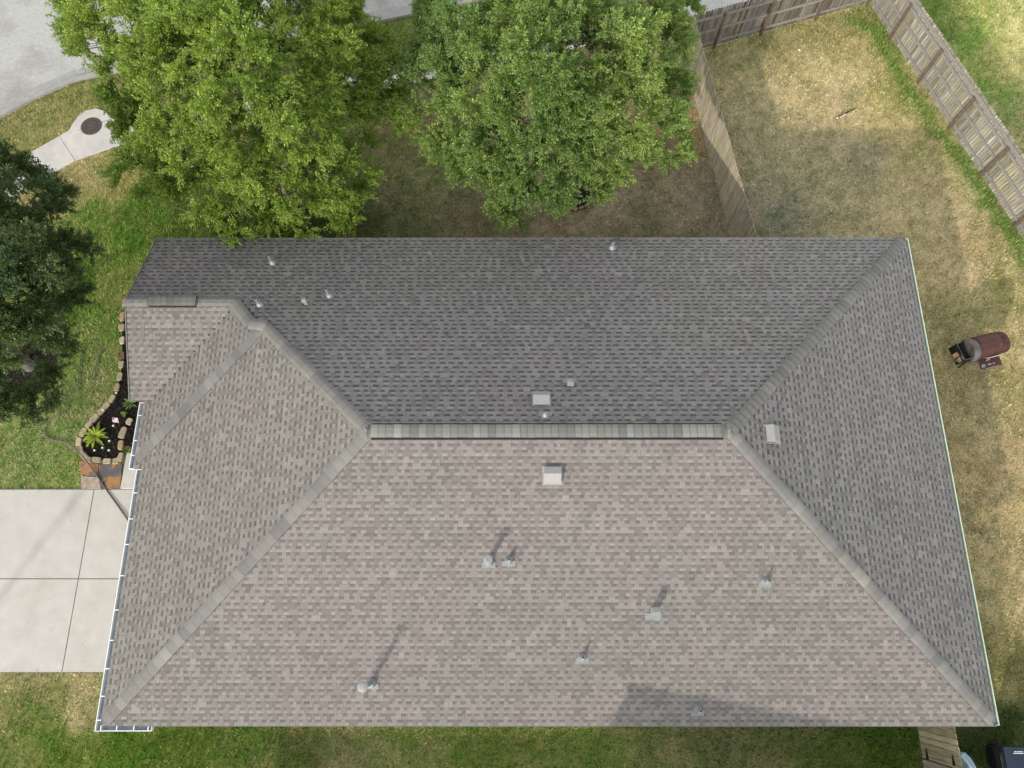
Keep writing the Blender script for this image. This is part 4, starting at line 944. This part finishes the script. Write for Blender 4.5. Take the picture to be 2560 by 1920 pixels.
# ------------------------------------------------------------------ bin, pale blue thing, toy, litter
bc = P(2545, 1900, .95); bn = empty('wheelie_bin', (bc.x, bc.y, 0), 'dark navy wheeled rubbish bin with pale lettering on its lid at the bottom right corner', 'bin')
m = MB(); bx, by = bc.x, bc.y - .05; yb = .3
vs = []
for z, s in ((.08, .78), (.95, 1.0)):
    for x, y in ((-1, -1), (1, -1), (1, 1), (-1, 1)): vs.append((bx + x * .29 * s, by + y * .32 * s, z))
m.mesh(vs, [(0, 3, 2, 1), (4, 5, 6, 7), (0, 1, 5, 4), (1, 2, 6, 5), (2, 3, 7, 6), (3, 0, 4, 7)]); m.build('body', M['blackpl'], bn, bevel=.03)
m = MB(); m.box((bx - .305, by, .9), (.05, .62, .06)); m.build('rim', M['blackpl'], bn, bevel=.01)
m = MB(); n = 12; vs = []; 
for k in range(n + 1):
    t_ = k / n; x = bx - .30 + t_ * .66; z = .965 + .075 * math.sin(math.pi * t_) ** .7; y_ = .34 - .05 * (t_ ** 4)
    vs += [(x, by - y_, z), (x, by + y_, z), (x, by + y_, z - .05), (x, by - y_, z - .05)]
fs = [(0, 1, 2, 3), (4 * n + 3, 4 * n + 2, 4 * n + 1, 4 * n)]
for k in range(n):
    a = 4 * k
    for j in range(4): fs.append((a + j, a + 4 + j, a + 4 + (j + 1) % 4, a + (j + 1) % 4))
m.mesh(vs, fs); lid = m.build('lid', M['navy'], bn); smooth_by_angle(lid, 35)
lz = 1.042
def letters(mb, txt_boxes, origin, u, v, n, cell, depth=.003):
    """strokes given as (x, y, w, h) in letter units"""
    for x, y, w_, h_ in txt_boxes: mb.box(origin + u * ((x + w_ / 2) * cell) + v * ((y + h_ / 2) * cell) + n * depth / 2, (w_ * cell, h_ * cell, depth), frame=(u, v, n))
m = MB(); o_ = Vector((bx - .12, by + .2, lz)); rg = random.Random(3); x = 0; bs = []
while x < 21:
    wd = rg.choice((.8, 1.2, 1.8)); bs.append((x, 3.2 + rg.uniform(-.1, .1), wd, rg.choice((1.3, 1.7, 2.2)))); x += wd + .5
bs.append((-2, 0, 24, 1.5)); letters(m, bs, o_, Vector((1, 0, 0)), Vector((0, 1, 0)), Vector((0, 0, 1)), .0105); m.build('lettering', M['paint'], lid)
m = MB(); bs = []
y = 0
while y < 22: h_ = rg.choice((1.2, 1.8, 2.2)); bs.append((0, y, 4 + rg.uniform(-.4, .4), h_ * .35)); bs.append((rg.choice((0, 2, 3.4)), y, .8, h_)); y += h_ + .6
nb = Vector((-1, 0, -.12)).normalized(); vb = Vector((0, 1, 0)); ub = Vector((-.12, 0, 1)).normalized() * -1
letters(m, [(b_[0], b_[1], b_[2], b_[3]) for b_ in bs], Vector((bx - .292, by - .16, .82)), ub, vb, nb, .0135, .012); m.build('body_print', M['greyprint'], bn)
for s in (-1, 1):
    m = MB(); m.lathe((bx + .02, by + s * .26, .1), [(.1, -.03), (.1, .03), (.03, .035)], axis=(0, s, 0), seg=20); m.build('wheel', M['blackpl'], bn)
m = MB(); m.tube([(bx - .33, by - .22, .93), (bx - .37, by - .22, .95), (bx - .37, by + .22, .95), (bx - .33, by + .22, .93)], .013, seg=8); m.build('handle', M['blackpl'], bn)

pb = [P(2412, 1887, .9), P(2419, 1882, .9), P(2428, 1896, .9), P(2440, 1918, .9), P(2446, 1935, .9), P(2430, 1942, .9), P(2418, 1912, .9), P(2406, 1893, .9)]
cx_ = sum((p for p in pb), Vector()) / len(pb)
m = MB(); tp = [Vector((p.x, p.y, .92 - .12 * (i in (0, 1, 7)))) for i, p in enumerate(pb)]; bt = [Vector((cx_.x + (p.x - cx_.x) * .8 - .05, cx_.y + (p.y - cx_.y) * .75, .05)) for p in pb]; n = len(pb)
m.mesh(bt + tp, [tuple(range(n)), tuple(range(2 * n - 1, n - 1, -1))] + [(k, n + k, n + (k + 1) % n, (k + 1) % n) for k in range(n)])
o = m.build('plastic_tub', M['paleblue'], bevel=.02); tag(o, 'tall pale blue plastic tub standing between the gate and the bin', 'tub')

tq = [P(2092, 296, .04), P(2103, 288, .06), P(2112, 284, .06), P(2142, 269, .03)]
t = empty('toy_bat', (tq[0].x, tq[0].y, 0), 'small red and white handled tool with a long black tapering shaft on dry grass', 'hand tool')
m = MB(); m.tube([tq[0], tq[0].lerp(tq[1], .25)], [.022, .022], seg=10); m.build('knob', M['white'], t)
m = MB(); m.tube([tq[0].lerp(tq[1], .25), tq[1], tq[2]], [.022, .032, .02], seg=10); m.build('grip', M['red'], t)
m = MB(); off = Vector((.03, -.04, .015)); m.tube([tq[0].lerp(tq[1], .5) + off, tq[2] + off * .6], [.012, .016], seg=8); m.build('trigger_guard', M['white'], t)
m = MB(); m.tube([tq[2], tq[2].lerp(tq[3], .25), tq[2].lerp(tq[3], .45), tq[2].lerp(tq[3], .75), tq[3]], [.022, .024, .014, .016, .007], seg=10); m.build('shaft', M['blackpl'], t)
q = P(1998, 126, .02); m = MB(); m.lathe(q, [(.02, 0), (.035, .01), (.035, .03), (.01, .045)], seg=10); tag(m.build('paper_scrap', M['white']), 'tiny white crumpled paper scrap lying on the sunny back lawn', 'litter')

# ------------------------------------------------------------------ off-frame neighbours that throw the shade in view
nb = empty('neighbour_house', (3, -15, 0), 'brown roofed house next door whose shadow falls over the side lawn', 'house')
m = MB(); m.prism([(-9.0, -21), (15, -21), (15, -8.9), (-9.0, -8.9)], 0, 2.8); m.build('wall', M['brick'], nb)
m = MB(); m.mesh([(-9.4, -21.4, 2.8), (15.4, -21.4, 2.8), (15.4, -8.5, 2.8), (-9.4, -8.5, 2.8), (-3.2, -14.9, 5.6), (9, -14.9, 5.6)], [(0, 1, 5, 4), (1, 2, 5), (2, 3, 4, 5), (3, 0, 4), (0, 3, 2, 1)]); m.build('roof', M['deck'], nb)
def caster(px, py, z):
    q = onplane(px, py, pS, nS); return q - sundir * ((z - q.z) / math.sin(_el))
ca, cb_ = caster(1570, 1706, 5.9), caster(1980, 1782, 5.9); de = (cb_ - ca); de.z = 0; de.normalize(); ds = Vector((de.y, -de.x, 0)); cc_ = ca + de * 8
m = MB(); m.prism([(p.x, p.y) for p in (ca + ds * 5 + de * .1, cc_ + ds * 5, cc_ + ds * .1, ca + ds * .1 + de * .1)], 2.8, 5.8); m.build('upper_wall', M['brick'], nb)
m = MB(); vs = [ca + ds * 5.2, cc_ + ds * 5.2, cc_, ca, ca + ds * 2.6 + de * 2.5 + Vector((0, 0, .9)), cc_ + ds * 2.6 - de * 2.5 + Vector((0, 0, .9))]
m.mesh(vs, [(0, 1, 5, 4), (1, 2, 5), (2, 3, 4, 5), (3, 0, 4), (0, 3, 2, 1)]); m.build('upper_roof', M['deck'], nb)
print('caster', ca, cb_)
tip = P(215, 1215); lampb = Vector((tip.x, tip.y, 0)) - Vector((sundir.x, sundir.y, 0)).normalized() * (6.3 / math.tan(_el))
t = empty('street_lamp', lampb, 'grey street lamp standing beyond the driveway', 'street lamp')
m = MB(); m.tube([lampb, lampb + Vector((0, 0, 6.0))], [.075, .05], seg=12); m.build('pole', M['lampgrey'], t)
m = MB(); m.box(lampb + Vector((0, 0, 6.1)), (.2, .2, .3), taper=.7); m.build('lantern', M['lampgrey'], t, bevel=.03)

# ------------------------------------------------------------------ grass blades
r = np.random.default_rng(99); NB = 1500000
E1 = r.uniform(-21, 23, NB); N1_ = r.uniform(-9.5, 26.5, NB)
def pip(E, N, poly):
    c = np.zeros(len(E), bool); j = len(poly) - 1
    for i in range(len(poly)):
        xi, yi = poly[i][:2]; xj, yj = poly[j][:2]
        if yi != yj: c ^= ((yi > N) != (yj > N)) & (E < (xj - xi) * (N - yi) / (yj - yi) + xi)
        j = i
    return c
bad = pip(E1, N1_, [(EW + .6, NS + .9), (ER - .6, NS + .9), (ER - .6, NN - 1.5), (ERK + .6, NN - 1.5), (ERK + .6, NG), (EW + .6, NG)])
bad |= pip(E1, N1_, [(x, y) for x, y in U] + [(x, y) for x, y in Lw][::-1]) | pip(E1, N1_, bul) | pip(E1, N1_, kl + far[::-1])
bad |= pip(E1, N1_, bed) | ((E1 < EW + .5) & (N1_ > yB) & (N1_ < yT))
bad |= pip(E1, N1_, xy([(197, 1150), (420, 1130), (420, 1224), (202, 1224)]))
for c, rad in ((P(722, 475), .85), (P(1428, 468), .8), (P(70, 925), .85)): bad |= np.hypot(E1 - c.x, N1_ - c.y) < rad
# keep only what the frame, with some margin, can show
dv = np.stack([E1, N1_, np.full(NB, -CAM_Z)], 1); fz_ = dv @ np.array(ff); uxx = dv @ np.array(rr) / fz_ * FPX; vyy = -(dv @ np.array(uu)) / fz_ * FPX
bad |= (np.abs(uxx) > 1750) | (vyy < -1150) | (vyy > 1700)
E1, N1_ = E1[~bad], N1_[~bad]; n = len(E1); print('blades', n)
gc = np.concatenate([green_strip(E1[i:i + 20000], N1_[i:i + 20000], gcol(E1[i:i + 20000], N1_[i:i + 20000])) for i in range(0, n, 20000)])
lush = np.clip(gc[:, 1] / (gc[:, 0] + 1e-3) - .9, 0, .6) / .6
a = r.uniform(0, 2 * np.pi, n); h = r.uniform(.025, .06, n) * (.8 + .8 * lush); ln = r.uniform(.02, .065, n); wd = r.uniform(.006, .015, n)
zg = (fbm(E1 * 1.1, N1_ * 1.1, 3, 3) - .5) * .03 - .018
big = r.random(n) < .18; h = np.where(big, h * 1.7, h); ln = np.where(big, ln * 1.6, ln); wd = np.where(big, wd * 1.3, wd)
dx, dy = np.cos(a), np.sin(a)
V = np.stack([np.stack([E1 - dy * wd, N1_ + dx * wd, zg], 1), np.stack([E1 + dy * wd, N1_ - dx * wd, zg], 1), np.stack([E1 + dx * ln, N1_ + dy * ln, zg + h], 1)], 1).reshape(-1, 3)
cb = gc * (1 + r.normal(0, .32, (n, 1))) * 1.15; k_ = r.random((n, 1)); cb = np.where(k_ > .88, cb * np.array([1.4, 1.32, 1.4]), cb); cb = np.where(k_ < .10, cb * np.array([.6, .58, .55]), cb); cb = np.clip(cb, .006, .75)
me = np_mesh('lawn_grass', V, np.arange(n * 3).reshape(n, 3), np.repeat(cb, 3, 0), M['grass'], 3)
tag(link_mesh('lawn_grass', me), 'short lawn grass, lush green in front and dry tan behind', 'grass', kind='stuff')

# fallen leaves and specks on the paving and the roof
rg = random.Random(77); m = MB()
for k in range(90):
    if k < 55: q = Vector((rg.uniform(-15.5, EW - .2), rg.uniform(yB, yT), dz + .003)); n_ = Vector((0, 0, 1))
    else: px, py = rg.uniform(300, 2350), rg.uniform(1150, 1790); n_ = nS; q = onplane(px, py, pS, nS) + nS * .016
    if k >= 55 and not (EW + (q.y - NS) + .3 < q.x < ER - (q.y - NS) - .3): continue
    a = rg.uniform(0, 6.28); l = rg.uniform(.006, .02); d = Vector((math.cos(a), math.sin(a), 0)); d = (d - n_ * d.dot(n_)).normalized(); s_ = n_.cross(d)
    m.face([q - d * l, q + s_ * l * .45 + n_ * .004, q + d * l, q - s_ * l * .45 + n_ * .002], rg.choice(((.06, .045, .03), (.12, .08, .04), (.05, .06, .03))))
tag(m.build('leaf_litter', M['mulch']), kind='stuff')
